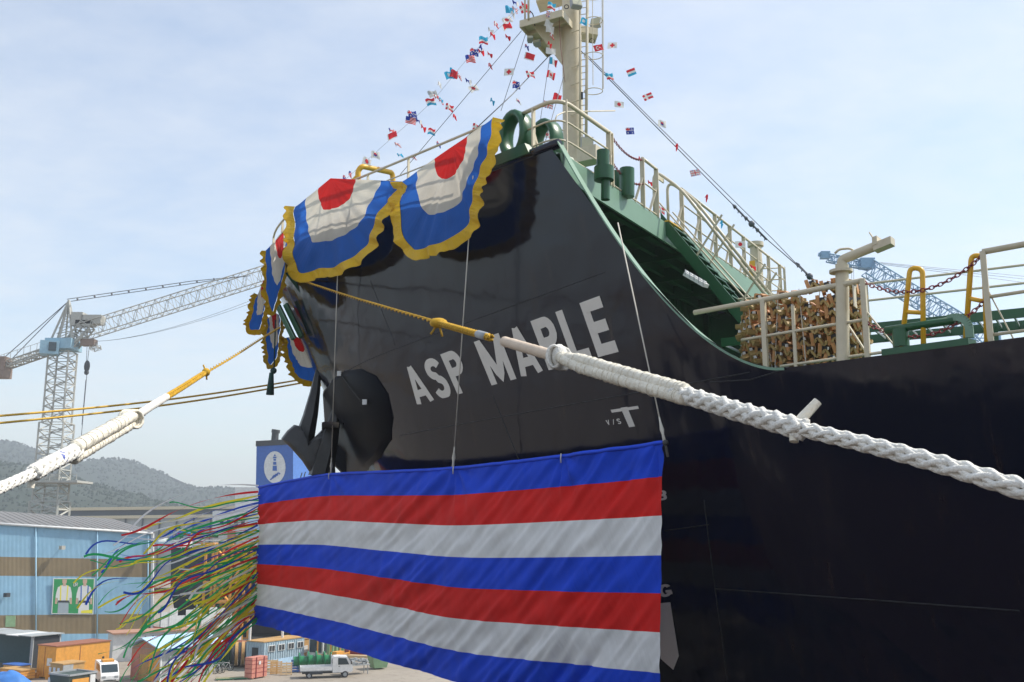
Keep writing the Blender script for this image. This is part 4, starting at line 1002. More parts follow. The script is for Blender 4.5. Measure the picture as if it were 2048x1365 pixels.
g = MB(); q = dense(sub(RC, 1000, 1125), 3); g.tube(q, canvas(q, .055, 1), 12); g.build('buff_sleeve', M['sleeve_pink'], rr_, smooth=True)
sv = dense(sub(RC, 1118, 1372), 4); 
for k, (dy, r0) in enumerate(((.040, .050), (-.040, .052))):
    N = len(sv); off = [p + UPV*dy*(min(1, 6*i/N) if True else 1)*(1 - .25*(i/N)) + Vector((.0, -.05*k, 0)) for i, p in enumerate(sv)]
    g = MB(); rd = canvas(off, r0, 3+k); g.tube(off, rd, 14); turns(g, off, rd, (3, 4, 5, 7), .0045, k); g.build('canvas_sleeve', M['sleeve'], rr_, smooth=True)
g = MB(); c = sub(RC, 1108, 1130); c = c[len(c)//2]
g.ball(c + UPV*.01, .10, 12, 9, sc=(.75, 1, 1.15))
for k in range(9):
    a = k*.7; g.tube([c + Vector((.09*math.cos(t_)*.7 + .012*k - .05, -.06 + .12*math.sin(a*.3), .10*math.sin(t_))) for t_ in [i*.5 for i in range(13)]], .015, 6)
g.build('lashing_knot', M['rope_white'], rr_, smooth=True)
g = MB(); strands(g, dense(sub(RC, 1350, 1610), 2), .064, 4, 3.4, True, .15); g.build('eye_splice', M['rope_white'], rr_, smooth=True)
g = MB(); strands(g, dense(sub(RC, 1590, 2300), 2), .045, 4, 3.6, True, .06); g.build('white_rope', M['rope_white'], rr_, smooth=True)
e0 = sub(RC, 1590, 1606)[0]
for (du, dv, r_) in ((1636, 803, .026), (1588, 884, .026)):
    g = MB(); tip = at(du, dv, e0.y - .02); g.tube([e0, e0.lerp(tip, .35) + UPV*.005, tip], [.034, .030, r_], 10); g.build('strand_end', M['sleeve'], rr_, auto=50)
# left-hand rope
lr_ = empty('mooring_rope', at(556, 660, 25.4), 'mooring rope on the left, yellow from the stem and thick white across the tower crane', 'rope', 'bow mooring ropes')
LPX = [(560, 655), (520, 679), (470, 711), (412, 745), (360, 778), (312, 807), (262, 839), (205, 872), (152, 902), (100, 928), (60, 950), (0, 977), (-160, 1050)]
LP = line3(LPX, 25.4, 6.4); LC = catmull(LP, 14)
def subl(a, b_): return [p for p in LC if a <= proj(p)[0] <= b_]
g = MB(); strands(g, subl(410, 562), .030, 2, 4, False, sr=.6); strands(g, subl(305, 412), .045, 3, 6, True); g.build('yellow_tail', M['rope_yellow'], lr_, smooth=True)
c = subl(405, 420); c = c[len(c)//2]; g = MB(); g.ball(c, .07); g.tube([c, c + Vector((-.05, 0, .12))], .014, 5); g.tube([c, c + Vector((.02, 0, -.12))], .014, 5); g.build('knot', M['rope_yellow'], lr_, smooth=True)
q = dense(subl(262, 335), 3); g = MB(); g.tube(q, canvas(q, .05, 5), 12); g.build('canvas_sleeve', M['rope_white'], lr_, smooth=True)
q = dense(subl(146, 268), 3)
for k, (dy, r0) in enumerate(((.035, .07), (-.07, .048))):
    off = [p + UPV*dy*min(1, 4*(1 - i/len(q)), 1) if False else p + UPV*dy for i, p in enumerate(q)]
    g = MB(); rd = canvas(off, r0, 8+k); g.tube(off, rd, 14); turns(g, off, rd, (4, 6, 8), .006, k); g.build('canvas_sleeve', M['sleeve'], lr_, smooth=True)
c = subl(258, 272); c = c[len(c)//2]; g = MB()
for k in range(5): g.tube([c + Vector((.03*k - .06, 0, 0)) + Vector((.04*math.cos(t_), .10*math.cos(t_), .10*math.sin(t_))) for t_ in [i*.5 for i in range(14)]], .018, 6)
g.build('lashing_knot', M['sleeve'], lr_, smooth=True)
g = MB(); strands(g, dense(subl(60, 155), 2), .075, 4, 3.0, True, .15); g.build('eye_splice', M['rope_white'], lr_, smooth=True)
g = MB(); strands(g, dense(subl(-170, 66), 2), .048, 4, 3.6, True, .05); g.build('white_rope', M['rope_white'], lr_, smooth=True)
e0 = subl(56, 68)[0]; g = MB(); tip = at(61, 976, e0.y); g.tube([e0, tip], .03, 10); g.build('strand_end', M['sleeve'], lr_, auto=50)
M['blue_tape'] = mat('blue tape', (0.10, 0.14, 0.45), .5)
q = subl(112, 122); g = MB(); g.tube(q, .066, 10); g.build('blue_tape', M['blue_tape'], lr_, smooth=True)
M['line_yellow'] = mat('bright yellow line', (0.72, 0.45, 0.06), 0.7, var=.1)
for (v0, v1, lb) in ((830, 768, 'upper'), (845, 775, 'lower')):
    g = MB(); P_, Q_ = at(-60, v0 + 7, 22.0), at(600, v1 - 8, 31.0)
    g.tube([P_.lerp(Q_, i/20) - UPV*.12*math.sin(math.pi*i/20) for i in range(21)], .026, 6)
    tag(g.build('heaving_line', M['line_yellow'], smooth=True), lb + ' of the two taut thin yellow lines crossing the crane tower', 'rope', 'thin yellow lines left of the bow')

# ================================================================== CHAINS
def chain(A, B_, sag, label, link=.085, r_=.0085):
    n = 40; pts = [Vector(A).lerp(Vector(B_), i/n) - UPV*sag*4*(i/n)*(1-i/n) for i in range(n+1)]; L = [0]
    for a, b_ in zip(pts[:-1], pts[1:]): L.append(L[-1] + (b_-a).length)
    g = MB(); m = int(L[-1]/(link*.72)); j = 0
    for i in range(m):
        t = L[-1]*(i+.5)/m
        while j < n-1 and L[j+1] < t: j += 1
        c = pts[j].lerp(pts[j+1], (t-L[j])/(L[j+1]-L[j])); d = (pts[j+1]-pts[j]).normalized(); x = d.cross(UPV).normalized(); y = x.cross(d)
        sdv = (x if i % 2 else y)
        g.tube([c + d*(link/2*math.cos(a)) + sdv*(link*.3*math.sin(a)) for a in [2*math.pi*k/8 for k in range(8)]], r_, 4, close=True)
    tag(g.build('safety_chain', M['red_chain'], smooth=True), label, 'chain', 'red safety chains')
for dz, sg, lb in ((HM - .02, .30, 'upper red chain sagging across the yellow hand hoops'), (.52, .34, 'lower red chain sagging behind the green roller fairlead')):
    chain(edge_flat(sE, dz), edge_flat(sN, dz + .06), sg, lb)
for dz, sg, lb in ((HT - .04, .14, 'upper red chain across the gap in the forecastle rail'), (.55, .16, 'lower red chain across the gap in the forecastle rail')):
    chain(brk(k1, ZFD + dz), brk(k2, ZFD + dz), sg, lb)

# ================================================================== LASHED BUNDLE OF TAN BLOCKS
M['tan'] = mat('tan moulded blocks', (0.62, 0.30, 0.13), .6, col2=(0.45, 0.22, 0.07), vscale=5)
M['olive'] = mat('ochre edge', (0.38, 0.26, 0.09), .6, var=.2, vscale=6)
s_b = s_at(1574); CBn = edge_flat(s_b, 0) + TV * .95
bd = empty('block_bundle', CBn, 'bundle of tan interlocking blocks with black pads, lashed with cord behind the deck rail', 'bundle')
dirE = (edge_flat(s_b + .5, 0) - edge_flat(s_b - .5, 0)).normalized(); dirN = Vector((dirE.y, -dirE.x, 0)); 
if dirN.y > 0: dirN = -dirN
g = MB(); g.box((0, 0, 0), (.045, .10, .16)); g.cm = 1; g.box((.055, -.02, .02), (.06, .06, .055)); g.cm = 2; g.box((.095, -.035, .02), (.02, .035, .035)); g.cm = 3
for k in range(6):
    a0, a1 = math.pi*k/6, math.pi*(k+1)/6; g.bar((.03 + .07*k/3 - .0, -.015, .05*math.sin(a0*2) - .045), (.03 + .07*(k+1)/3, -.015, .05*math.sin(a1*2) - .045), .11, .028)
g.cm = 0; g.box((.10, .03, .055), (.07, .09, .012), rot=Matrix.Rotation(.5, 3, 'Y'))
pb_ = g.build('tan_block', [M['tan'], M['black'], M['white'], M['olive']], bd, local=True)
rb = random.Random(5); first = True
NC, NR = 24, 7
for r_ in range(NR):
    for c_ in range(NC):
        a = 2*math.pi*(c_ + .5*(r_ % 2))/NC; ex = .92 + .06*math.sin(r_*.5); ey = .55
        P = CBn + dirE*(ex*math.cos(a)*(1 + rb.uniform(-.03, .03))) + dirN*(ey*math.sin(a)*(1 + rb.uniform(-.05, .05))) + UPV*(.09 + r_*.178 + rb.uniform(-.03, .03) + (.1*rb.random() if r_ == NR-1 else 0) + .08*max(0, math.cos(a)))
        tg = (dirE*(-math.sin(a)*ex) + dirN*(math.cos(a)*ey)); rz = math.atan2(-tg.y, -tg.x)
        rot = (rb.uniform(-.25, .25), rb.uniform(-.3, .3), rz + rb.uniform(-.25, .25))
        if first: pb_.location = P - CBn; pb_.rotation_euler = rot; pb_.scale = (1.25,)*3; first = False
        else: share(pb_, bd, P, rot=rot, scale=(1.25,)*3)
g = MB()
for i in range(NR*5):
    a = i*2.4; rad = .5*math.sqrt(rb.random()); g.box(CBn + dirE*rad*1.25*math.cos(a) + dirN*rad*.8*math.sin(a) + UPV*(.1 + 1.05*rb.random()), (.22, .16, .2), rb.random()*3)
tag(g.build('inner_blocks', M['olive'], bd), kind='stuff')
for k in range(7):
    a = math.pi*(.15 + k*.115); g = MB(); q = CBn + dirE*.97*math.cos(a) + dirN*.63*math.sin(a); q2 = CBn + dirE*.83*math.cos(a + (.16 if k % 2 else -.14)) + dirN*.63*math.sin(a)
    g.tube([q + UPV*1.28, q2 + UPV*.0], .007, 5); g.build('lashing_cord', M['rope_thin'], bd)

# ================================================================== DRESSING LINES AND FLAGS
def wire(P, r_, label, grp='stays and dressing lines', mt='wire', name='stay_wire'):
    g = MB(); g.tube(P, r_, 5); return tag(g.build(name, M[mt], smooth=True), label, 'wire', grp)
DM = 25.6
wire([at(1043, 62, DM), at(800, 350, 28.4)], .009, 'thin stay from the mast platform corner down to the bow tip')
wire([at(1052, 66, DM), at(1002, 222, 24.5)], .008, 'thin stay from the mast platform down to the green chock')
wire([at(1104, 106, 26.2), at(1024, 190, 24.0), at(930, 278, 22.5)], .014, 'thick stay from under the mast platform to the bunting top')
wire([at(1100, 112, 26.2), at(1072, 300, 24.0)], .008, 'thin stay hanging plumb left of the mast foot')
wire([at(1127, 155, 25.0), at(1086, 300, 22.0)], .010, 'thin dark stay slanting left in front of the mast')
wire([at(1118, 10, 25), at(1119, 60, 25), at(1122, 100, 25), at(1130, 165, 25)], .007, 'signal halyard with a column of flags on the mast front', mt='red_chain')
LA = [at(1150, 92, DM), at(1170, 110, 25.5), at(1535, 480, 24.2), at(1648, 578, 23.5)]
LB2 = [at(1176, 112, 25.5), at(1300, 236, 25.0), at(1545, 478, 24.4), at(1700, 640, 23.0)]
wire(LA, .014, 'lower of the two long stays running aft from the mast'); wire(LB2, .011, 'upper of the two long stays running aft from the mast')
def shackles(A, B_, n, label):
    g = MB(); d = (B_-A); 
    for i in range(n):
        c = A.lerp(B_, (i+.5)/n); g.ball(c, .032 + .02*(i % 3 == 0), 6, 4); g.tube([c, c + Vector((-.02, 0, -.07))], .012, 4)
    g.tube([A, B_], .026, 6); g.ball(A.lerp(B_, .55), .085, 8, 6)
    tag(g.build('rigging_screw', M['wire'], smooth=True), label, 'shackle', 'rigging screws on the long stays')
shackles(at(1466, 410, 24.4), at(1534, 480, 24.2), 9, 'dark rigging screw just above the cream king post')
shackles(at(1592, 526, 23.9), at(1642, 576, 23.6), 6, 'dark rigging screw low on the stay behind the tan bundle')
LEFT = catmull([at(1046, 12, 26.0), at(1000, 55, 26.2), at(935, 118, 26.6), at(862, 205, 27.2), at(785, 275, 27.8), at(735, 320, 28.2), at(690, 360, 28.6)], 6)
wire(LEFT, .004, 'thin flag string curving from the mast top to the bow', name='dressing_line')
FC = [mat('flag white', (.80, .80, .78), .7, var=.03, trans=.4), mat('flag red', (.72, .035, .05), .7, var=.05, trans=.4), mat('flag blue', (.03, .06, .36), .7, var=.05, trans=.4), mat('flag cyan', (.04, .42, .68), .7, var=.05, trans=.4), mat('flag grey', (.45, .47, .48), .7, var=.05, trans=.4)]
def des(k):
    def f(u, v):     # u along the fly, v up
        if k == 'japan': return 1 if math.hypot((u-.5)*1.45, v-.5) < .29 else 0
        if k == 'denmark': return 0 if abs(u-.36) < .09 or abs(v-.5) < .12 else 1
        if k == 'red_cross': return 1 if (abs(u-.5) < .10 and abs(v-.5) < .34) or (abs(v-.5) < .14 and abs(u-.5) < .25) else 0
        if k == 'turkey': return 0 if (.16 < math.hypot((u-.42)*1.45, v-.5) < .30 and u < .52) or math.hypot((u-.62)*1.45, v-.5) < .09 else 1
        if k == 'netherlands': return 1 if v > .66 else (0 if v > .33 else 3)
        if k == 'cyan_red': return 3 if v > .5 else (0 if v > .25 else 1)
        if k == 'canada': return 1 if u < .25 or u > .75 or (math.hypot((u-.5)*1.5, v-.5) < .22) else 0
        if k == 'australia':
            if u < .5 and v > .5: return 1 if abs(u-.25) < .06 or abs(v-.75) < .08 else (0 if abs((u-.25) - (v-.75)) < .08 or abs((u-.25) + (v-.75)) < .08 else 2)
            for a, b_ in ((.25, .25), (.75, .8), (.62, .55), (.88, .6), (.75, .2)):
                if math.hypot((u-a)*1.45, v-b_) < .085: return 0
            return 2
        if k == 'britain':
            if abs(u-.5) < .07 or abs(v-.5) < .10: return 1
            if abs(u-.5) < .13 or abs(v-.5) < .18: return 0
            d = min(abs((u-.5) - (v-.5)), abs((u-.5) + (v-.5))); return 1 if d < .06 else (0 if d < .14 else 2)
        if k == 'america': return 2 if u < .42 and v > .46 else (1 if int(v*9) % 2 == 0 else 0)
        if k == 'korea':
            r = math.hypot((u-.5)*1.45, v-.5)
            if r < .26: return 1 if v > .5 else 2
            return 4 if .34 < r < .46 and abs(abs(u-.5)*1.1 - abs(v-.5)) < .12 else 0
        if k == 'red': return 1
        if k == 'red_hem': return 0 if u < .12 or v < .12 else 1
        if k == 'cyan': return 0 if .3 < u < .65 and .3 < v < .7 else 3
        if k == 'plain_cyan': return 3
        if k == 'white': return 0
        if k == 'grey': return 4 if v > .4 else 0
        if k == 'blue': return 2 if u < .75 else 0
        if k == 'tri': return 3 if u < .35 else (0 if u < .7 else 1)
        return 0
    return f
FNAME = {'japan': 'white flag with a red disc', 'denmark': 'red flag with a white cross', 'red_cross': 'white flag with a small red cross', 'turkey': 'red flag with a white crescent', 'netherlands': 'red, white and light blue striped flag', 'cyan_red': 'light blue over red flag', 'canada': 'red and white flag with a red leaf', 'australia': 'blue flag with white stars', 'britain': 'blue flag with red and white crosses', 'america': 'striped flag with a blue corner', 'korea': 'white flag with a red and blue disc', 'red': 'plain red flag', 'red_hem': 'red flag with a white hem', 'cyan': 'light blue flag with a white centre', 'plain_cyan': 'plain light blue flag', 'white': 'plain white flag', 'grey': 'grey and white flag', 'blue': 'dark blue pennant', 'tri': 'blue, white and red pennant'}
FP = {}
def flagmesh(k, var):
    if (k, var) in FP: return FP[(k, var)]
    g = MB(); fn = des(k); nx, ny = 20, 14; W_, H_ = .40, .28
    amp = (.012, .035, .06)[var]; sq = (1.0, .82, .42)[var]
    def P(u, v): return Vector((u*W_*sq, amp*math.sin(u*7 + v*2.5 + var)*(.3 + u) , (v - 1)*H_*(1 if var < 2 else .55) - .05*var*u*u + .02*math.sin(u*6)*var))
    ids = [[g.vert(P(i/nx, j/ny)) for j in range(ny+1)] for i in range(nx+1)]
    for i in range(nx):
        for j in range(ny): g.cm = fn((i+.5)/nx, (j+.5)/ny); g.face((ids[i][j], ids[i+1][j], ids[i+1][j+1], ids[i][j+1]))
    me = bpy.data.meshes.new('flag'); me.from_pydata([tuple(p) for p in g.v], [], g.f)
    for m in FC: me.materials.append(m)
    me.polygons.foreach_set('material_index', g.m); me.polygons.foreach_set('use_smooth', [True]*len(g.f)); me.update(); FP[(k, var)] = me; return me
rf_ = random.Random(11)
def flag(u, v, k, var, where, D, roll, size=1.0):
    o = bpy.data.objects.new('signal_flag', flagmesh(k, var)); COL.objects.link(o)
    o.location = at(u, v, D); o.rotation_euler = (rf_.uniform(-.2, .2), roll, rf_.uniform(-.5, .5)); o.scale = (size*.8,)*3
    tag(o, FNAME[k] + ' ' + where, 'flag', 'flags ' + where)
A_ = 'on the string from mast to bow'
for (u, v, k, var) in ((1010, 12, 'plain_cyan', 1), (1024, 14, 'britain', 2), (1038, 14, 'denmark', 1), (1022, 24, 'white', 2), (1024, 2, 'blue', 2), (1042, 5, 'red', 2), (988, 45, 'denmark', 2), (1003, 40, 'japan', 1), (1004, 52, 'red_hem', 1), (976, 56, 'grey', 2), (980, 66, 'red', 2), (958, 74, 'cyan_red', 1), (960, 90, 'blue', 2), (940, 98, 'australia', 1), (956, 100, 'red', 2), (930, 112, 'america', 1), (900, 137, 'plain_cyan', 2), (888, 146, 'cyan', 1), (902, 140, 'red', 1), (914, 149, 'britain', 2), (930, 158, 'blue', 2), (876, 165, 'white', 2), (854, 184, 'grey', 1), (850, 200, 'netherlands', 1), (868, 192, 'denmark', 2), (878, 197, 'cyan_red', 2), (814, 223, 'australia', 1), (812, 232, 'america', 0), (831, 238, 'blue', 2), (842, 250, 'red', 2), (777, 258, 'america', 2), (774, 270, 'red_hem', 0), (789, 287, 'britain', 2), (742, 303, 'korea', 1), (727, 314, 'japan', 1), (698, 344, 'america', 2), (686, 352, 'australia', 2)):
    flag(u, v, k, var, A_, lerp(25.9, 28.4, (1050 - u)/360), rf_.uniform(-.5, .25))
B2 = 'on the thin stay left of the mast'
for (u, v, k, var) in ((1010, 70, 'red', 2), (974, 105, 'red_hem', 2), (977, 128, 'turkey', 2), (936, 176, 'japan', 1), (892, 207, 'denmark', 1), (906, 230, 'red', 2), (857, 257, 'netherlands', 1), (873, 284, 'australia', 2), (822, 312, 'britain', 2), (794, 309, 'cyan', 2), (756, 336, 'red', 2)):
    flag(u, v, k, var, B2, lerp(25.7, 28.4, (1050 - u)/260), rf_.uniform(-.6, .4), .9)
C2 = 'in the sky between mast and chock'
for (u, v, k, var) in ((1050, 90, 'australia', 2), (1051, 104, 'red_hem', 0), (1009, 138, 'red_cross', 0), (1051, 143, 'denmark', 1), (1025, 163, 'australia', 1), (981, 197, 'cyan', 2), (1032, 199, 'korea', 2), (946, 247, 'denmark', 1), (1088, 201, 'britain', 0), (1086, 260, 'canada', 0), (1108, 186, 'red', 1), (1095, 141, 'canada', 1)):
    flag(u, v, k, var, C2, 24.6, rf_.uniform(-.3, .3), .85)
D2 = 'on the halyard in front of the mast'
for (u, v, k, var) in ((1096, 4, 'cyan_red', 1), (1093, 22, 'britain', 0), (1092, 39, 'white', 1), (1092, 51, 'white', 1), (1100, 68, 'denmark', 2), (1096, 84, 'red', 2), (1092, 95, 'white', 0), (1100, 115, 'tri', 1)):
    flag(u, v, k, var, D2, 24.9, rf_.uniform(-.1, .25), .85)
E2 = 'along the stays running aft of the mast'
for (u, v, k, var, r_) in ((1163, 36, 'cyan', 1, .3), (1186, 92, 'turkey', 0, -.3), (1216, 86, 'red_cross', 0, .1), (1252, 142, 'netherlands', 0, -.45), (1210, 148, 'cyan_red', 1, -.4), (1229, 202, 'japan', 0, .05), (1284, 192, 'denmark', 0, -.4), (1251, 256, 'australia', 0, -.2), (1316, 241, 'korea', 1, 0), (1353, 288, 'red', 2, .6), (1379, 342, 'britain', 0, -.2), (1295, 362, 'red', 2, -.4), (1316, 413, 'denmark', 1, -.1), (1413, 390, 'red', 2, .6), (1442, 442, 'plain_cyan', 2, .5), (1470, 483, 'japan', 0, 0), (1500, 531, 'red', 2, -.3), (1277, 314, 'red', 2, 0)):
    flag(u, v, k, var, E2, 24.6, r_, .8)

# ================================================================== STREAMERS
SCOL = {'red': (.78, .03, .03), 'yellow': (.95, .80, .05), 'green': (.04, .46, .14), 'blue': (.03, .09, .55), 'white': (.85, .85, .85), 'pale grey': (.45, .45, .47), 'dark green': (.02, .16, .07)}
SM = {k: mat('streamer ' + k, c, .45, var=.08, trans=.6) for k, c in SCOL.items()}
rs_ = random.Random(21)
STR = ['top blue stripe', 'upper red stripe', 'upper white stripe', 'middle blue stripe', 'lower red stripe', 'lower white stripe', 'bottom blue stripe']
def streamer(u0, v0, u1, v1, col, sagk=0.0, wid=.05, wv=1.0, D1=None, bend=None, lab=None):
    A = ban_at(u0, v0) + Vector((rs_.uniform(-.05, .05), rs_.uniform(-.1, .1), 0)); D1 = D1 if D1 else A.y + rs_.uniform(-3.5, 1.0)
    B_ = at(u1, v1, D1); n = 40; ph = rs_.uniform(0, 6); ph2 = rs_.uniform(0, 6); L = (B_-A).length; g = MB(); tw = rs_.uniform(.4, 1.3); d = (B_-A).normalized(); nn = d.cross(YV).normalized()
    if nn.z < 0: nn = -nn
    pts = []
    for i in range(n+1):
        t = i/n; p = A.lerp(B_, t) + nn*(L*sagk*4*t*(1-t)) + nn*(.05*wv*t*math.sin(t*L*2.0 + ph) + .16*t*t*t*wv*math.sin(t*L*2.6 + ph2) + .1*t*math.sin(t*L*.8 + ph2)) + YV*(.08*math.sin(t*L*1.7 + ph2))
        if bend: p += UPV*bend*t**3
        pts.append(p)
    ids = []
    for i, p in enumerate(pts):
        dd = (pts[min(n, i+1)] - pts[max(0, i-1)]).normalized(); a = ph + tw*math.sin(i/n*L*1.3 + ph2)*1.4; x = dd.cross(YV).normalized(); y = dd.cross(x)
        o_ = (x*math.cos(a) + y*math.sin(a))*wid/2; ids.append((g.vert(p + o_), g.vert(p - o_)))
    for a, b_ in zip(ids[:-1], ids[1:]): g.face((a[0], b_[0], b_[1], a[1]))
    tag(g.build('streamer', SM[col], smooth=True, fixn=False), lab or ('short ' if L < 6.2 else 'long ') + col + ' streamer blowing from the ' + STR[min(6, max(0, int((v0 - 975)/39.3)))] + ' of the banner edge', 'streamer', col + ' streamers on the banner')
cl_ = ['red', 'yellow', 'green', 'blue', 'white', 'green', 'red', 'yellow', 'white', 'red', 'yellow', 'green']
N_ST = 135
for i in range(N_ST):
    t = (i + rs_.random())/N_ST; t2 = t ** .8; v0 = lerp(990, 1243, t2); u0 = 518 - 6*t2
    if t < .22: u1 = rs_.uniform(150, 360); sl = rs_.uniform(.2, .45)
    elif t < .5: u1 = rs_.uniform(195, 380); sl = rs_.uniform(.3, .75)
    else: u1 = rs_.uniform(215, 400); sl = rs_.uniform(.6, 1.25)
    v1 = v0 + (u0 - u1)*sl
    if v1 > 1470: u1 += (v1 - 1470)/sl; v1 = 1470
    streamer(u0, v0, u1, v1, rs_.choice(cl_), sagk=rs_.uniform(-.02, .055), wid=rs_.uniform(.038, .066), wv=rs_.uniform(.6, 2.2))
streamer(518, 972, 262, 1068, 'white', sagk=.13, wid=.05, wv=.3, lab='long white streamer arching highest above the others towards the crane')
streamer(516, 984, 240, 1066, 'red', sagk=.05, wid=.06, wv=.6, lab='topmost red streamer rising to the banner corner below the white arch')

# ================================================================== SHIPYARD BEHIND
EX, EY = azv(121), azv(31)
class Fr:                       # local frame on the yard grid: x to the right-front, y away
    def __init__(s, u, v, a=31.0, O=None): s.O = O if O is not None else gp(u, v); s.ex = azv(a + 90); s.ey = azv(a)
    def __call__(s, x, y, z): return s.O + s.ex*x + s.ey*y + UPV*z
    def box(s, g, x0, x1, y0, y1, z0, z1): g.hexa([s(x0,y0,z0), s(x1,y0,z0), s(x1,y1,z0), s(x0,y1,z0), s(x0,y0,z1), s(x1,y0,z1), s(x1,y1,z1), s(x0,y1,z1)])
def ymat(n, c, **k): M[n] = mat('yard ' + n, c, k.pop('rough', .65), **k)
rust = (0.20, 0.09, 0.04)
ymat('y_orange', (.70, .32, .05), dirt=(rust, 1.5, .4)); ymat('y_tan', (.50, .29, .10), dirt=((.25, .16, .08), 1.2, .5)); ymat('y_rustroof', (.30, .11, .06), dirt=(rust, 1, .6))
ymat('y_grey', (.36, .38, .38), dirt=((.2, .19, .17), 1, .5)); ymat('y_white', (.66, .67, .66), dirt=((.4, .38, .33), 1, .4)); ymat('y_dark', (.035, .04, .045)); ymat('y_teal', (.03, .09, .11))
ymat('y_green', (.02, .16, .075), dirt=((.05, .06, .03), 2, .4)); ymat('y_skip', (.05, .075, .065)); ymat('y_lgreen', (.22, .36, .20), dirt=(rust, 2, .3)); ymat('y_lblue', (.42, .60, .78)); ymat('y_container', (.36, .47, .54), dirt=((.22, .16, .11), 1.2, .5))
ymat('y_pink', (.56, .22, .16), dirt=((.3, .14, .1), 2, .4)); ymat('y_wood', (.50, .36, .20), dirt=((.3, .2, .1), 4, .5)); ymat('y_blue', (.04, .13, .42)); ymat('y_tarp', (.05, .20, .55), bump=.5, bscale=6); ymat('y_roof', (.20, .195, .19), dirt=(rust, .5, .4))
ymat('y_brick', (.42, .23, .15)); ymat('y_maroon', (.22, .02, .025)); ymat('y_tyre', (.025, .025, .027)); ymat('y_vanwhite', (.78, .78, .76), rough=.3); ymat('y_red', (.55, .04, .03), rough=.4)
ymat('blue_clad', (.30, .50, .64), dirt=((.16, .30, .42), .25, .6), vscale=.4); ymat('brown_clad', (.27, .21, .125), dirt=((.20, .15, .09), .3, .6), vscale=.4); ymat('crane_grey', (.42, .415, .37), dirt=((.30, .24, .17), .6, .5)); ymat('crane_blue', (.16, .32, .48)); ymat('crane_cab', (.28, .45, .55))
# ---- big blue warehouse
CL = [(1048, 1067), (1114, 1120), (1152, 1155), (1231, 1228), (1269, 1267), (1312, 1296)]
DLf, DRf = 121.0, 131.0
def wf(a, k, z=None):           # a: 0 at u=0, 1 at the right-hand corner
    P0 = at(0, CL[k][0], DLf); P1 = at(304 - (k > 0)*2, CL[k][1], DRf); P = P0.lerp(P1, a)
    return Vector((P.x, P.y, max(0, P.z) if k < 5 else 0))
A0, A1 = -.35, 1.0
wh = empty('warehouse', wf(1, 5), 'big blue corrugated warehouse with brown bands and a safety poster', 'building')
wd = (wf(1, 3) - wf(0, 3)); wd.z = 0; WLn = wd.length; wd.normalize(); wn_ = Vector((wd.y, -wd.x, 0))
for k in range(5):
    g = MB(); n = 330; prev = None
    for i in range(n + 1):
        a = lerp(A0, A1, i/n); off = wn_ * (.06 if i % 2 else 0)
        c = (g.vert(wf(a, k) + off), g.vert(wf(a, k+1) + off))
        if prev: g.face((prev[0], c[0], c[1], prev[1]))
        prev = c
    g.build('cladding_band', M['blue_clad' if k % 2 == 0 else 'brown_clad'], wh, fixn=False)
back = wn_ * -45
for nm, a in (('gable_wall', A1), ('gable_wall', A0)):
    g = MB(); g.poly([wf(a, 5), wf(a, 0), wf(a, 0) + back*.5 + UPV*1.75, wf(a, 0) + back, wf(a, 5) + back]); g.build(nm, M['blue_clad'], wh, fixn=False)
for sgn in (0, 1):
    g = MB(); r0, r1 = wf(A0, 0) + wn_*.3, wf(A1, 0) + wd*.3 + wn_*.3; t0, t1 = wf(A0, 0) + back*.5 + UPV*1.9, wf(A1, 0) + back*.5 + UPV*1.9 + wd*.3
    if sgn: r0, r1 = wf(A0, 0) + back, wf(A1, 0) + back
    g.hexa([r0 + UPV*.02, r1 + UPV*.02, t1, t0, r0 + UPV*.15, r1 + UPV*.15, t1 + UPV*.15, t0 + UPV*.15]); g.build('roof_slope', M['y_roof'], wh)
g = MB(); g.tube([wf(A0, 0) + wn_*.35, wf(A1, 0) + wn_*.35], .14, 8); g.build('gutter', M['y_white'], wh, smooth=True)
g = MB(); c0 = wf(1, 5) + wn_*.12 + wd*.05; c1 = wf(1, 0) + wn_*.12 + wd*.05; g.bar(c0, c1, .3, .3); g.build('corner_trim', M['y_white'], wh)
for (u, v) in ((118, 1098), (293, 1104), (22, 1192)):
    a = (u)/304; k0 = 0; P = wf(a, 0); P = Vector((P.x, P.y, gp(u, v).z if False else at(u, v, P.y).z)) + wn_*.1
    g = MB(); g.bar(P, P + wn_*.9 + UPV*.2, .08, .08); g.box(P + wn_*1.0 + UPV*.15, (.6, .5, .45), R(-31)); g.build('wall_lamp', M['crane_grey'] if v < 1150 else M['y_dark'], wh)
for a in (-.2, .22, .62, .97):
    g = MB(); g.tube([wf(a, 0) + wn_*.2, wf(a, 5) + wn_*.2], .09, 6); g.build('downpipe', M['blue_clad'], wh, smooth=True)
for i in range(26):
    a = lerp(A0, A1, (i + .5)/26); g = MB(); p0, p1 = wf(a, 0) + wn_*.28 + UPV*.2, wf(a, 0) + back*.5 + UPV*2.08; g.bar(p0, p1, .10, .04); g.build('roof_seam', M['y_roof'], wh)
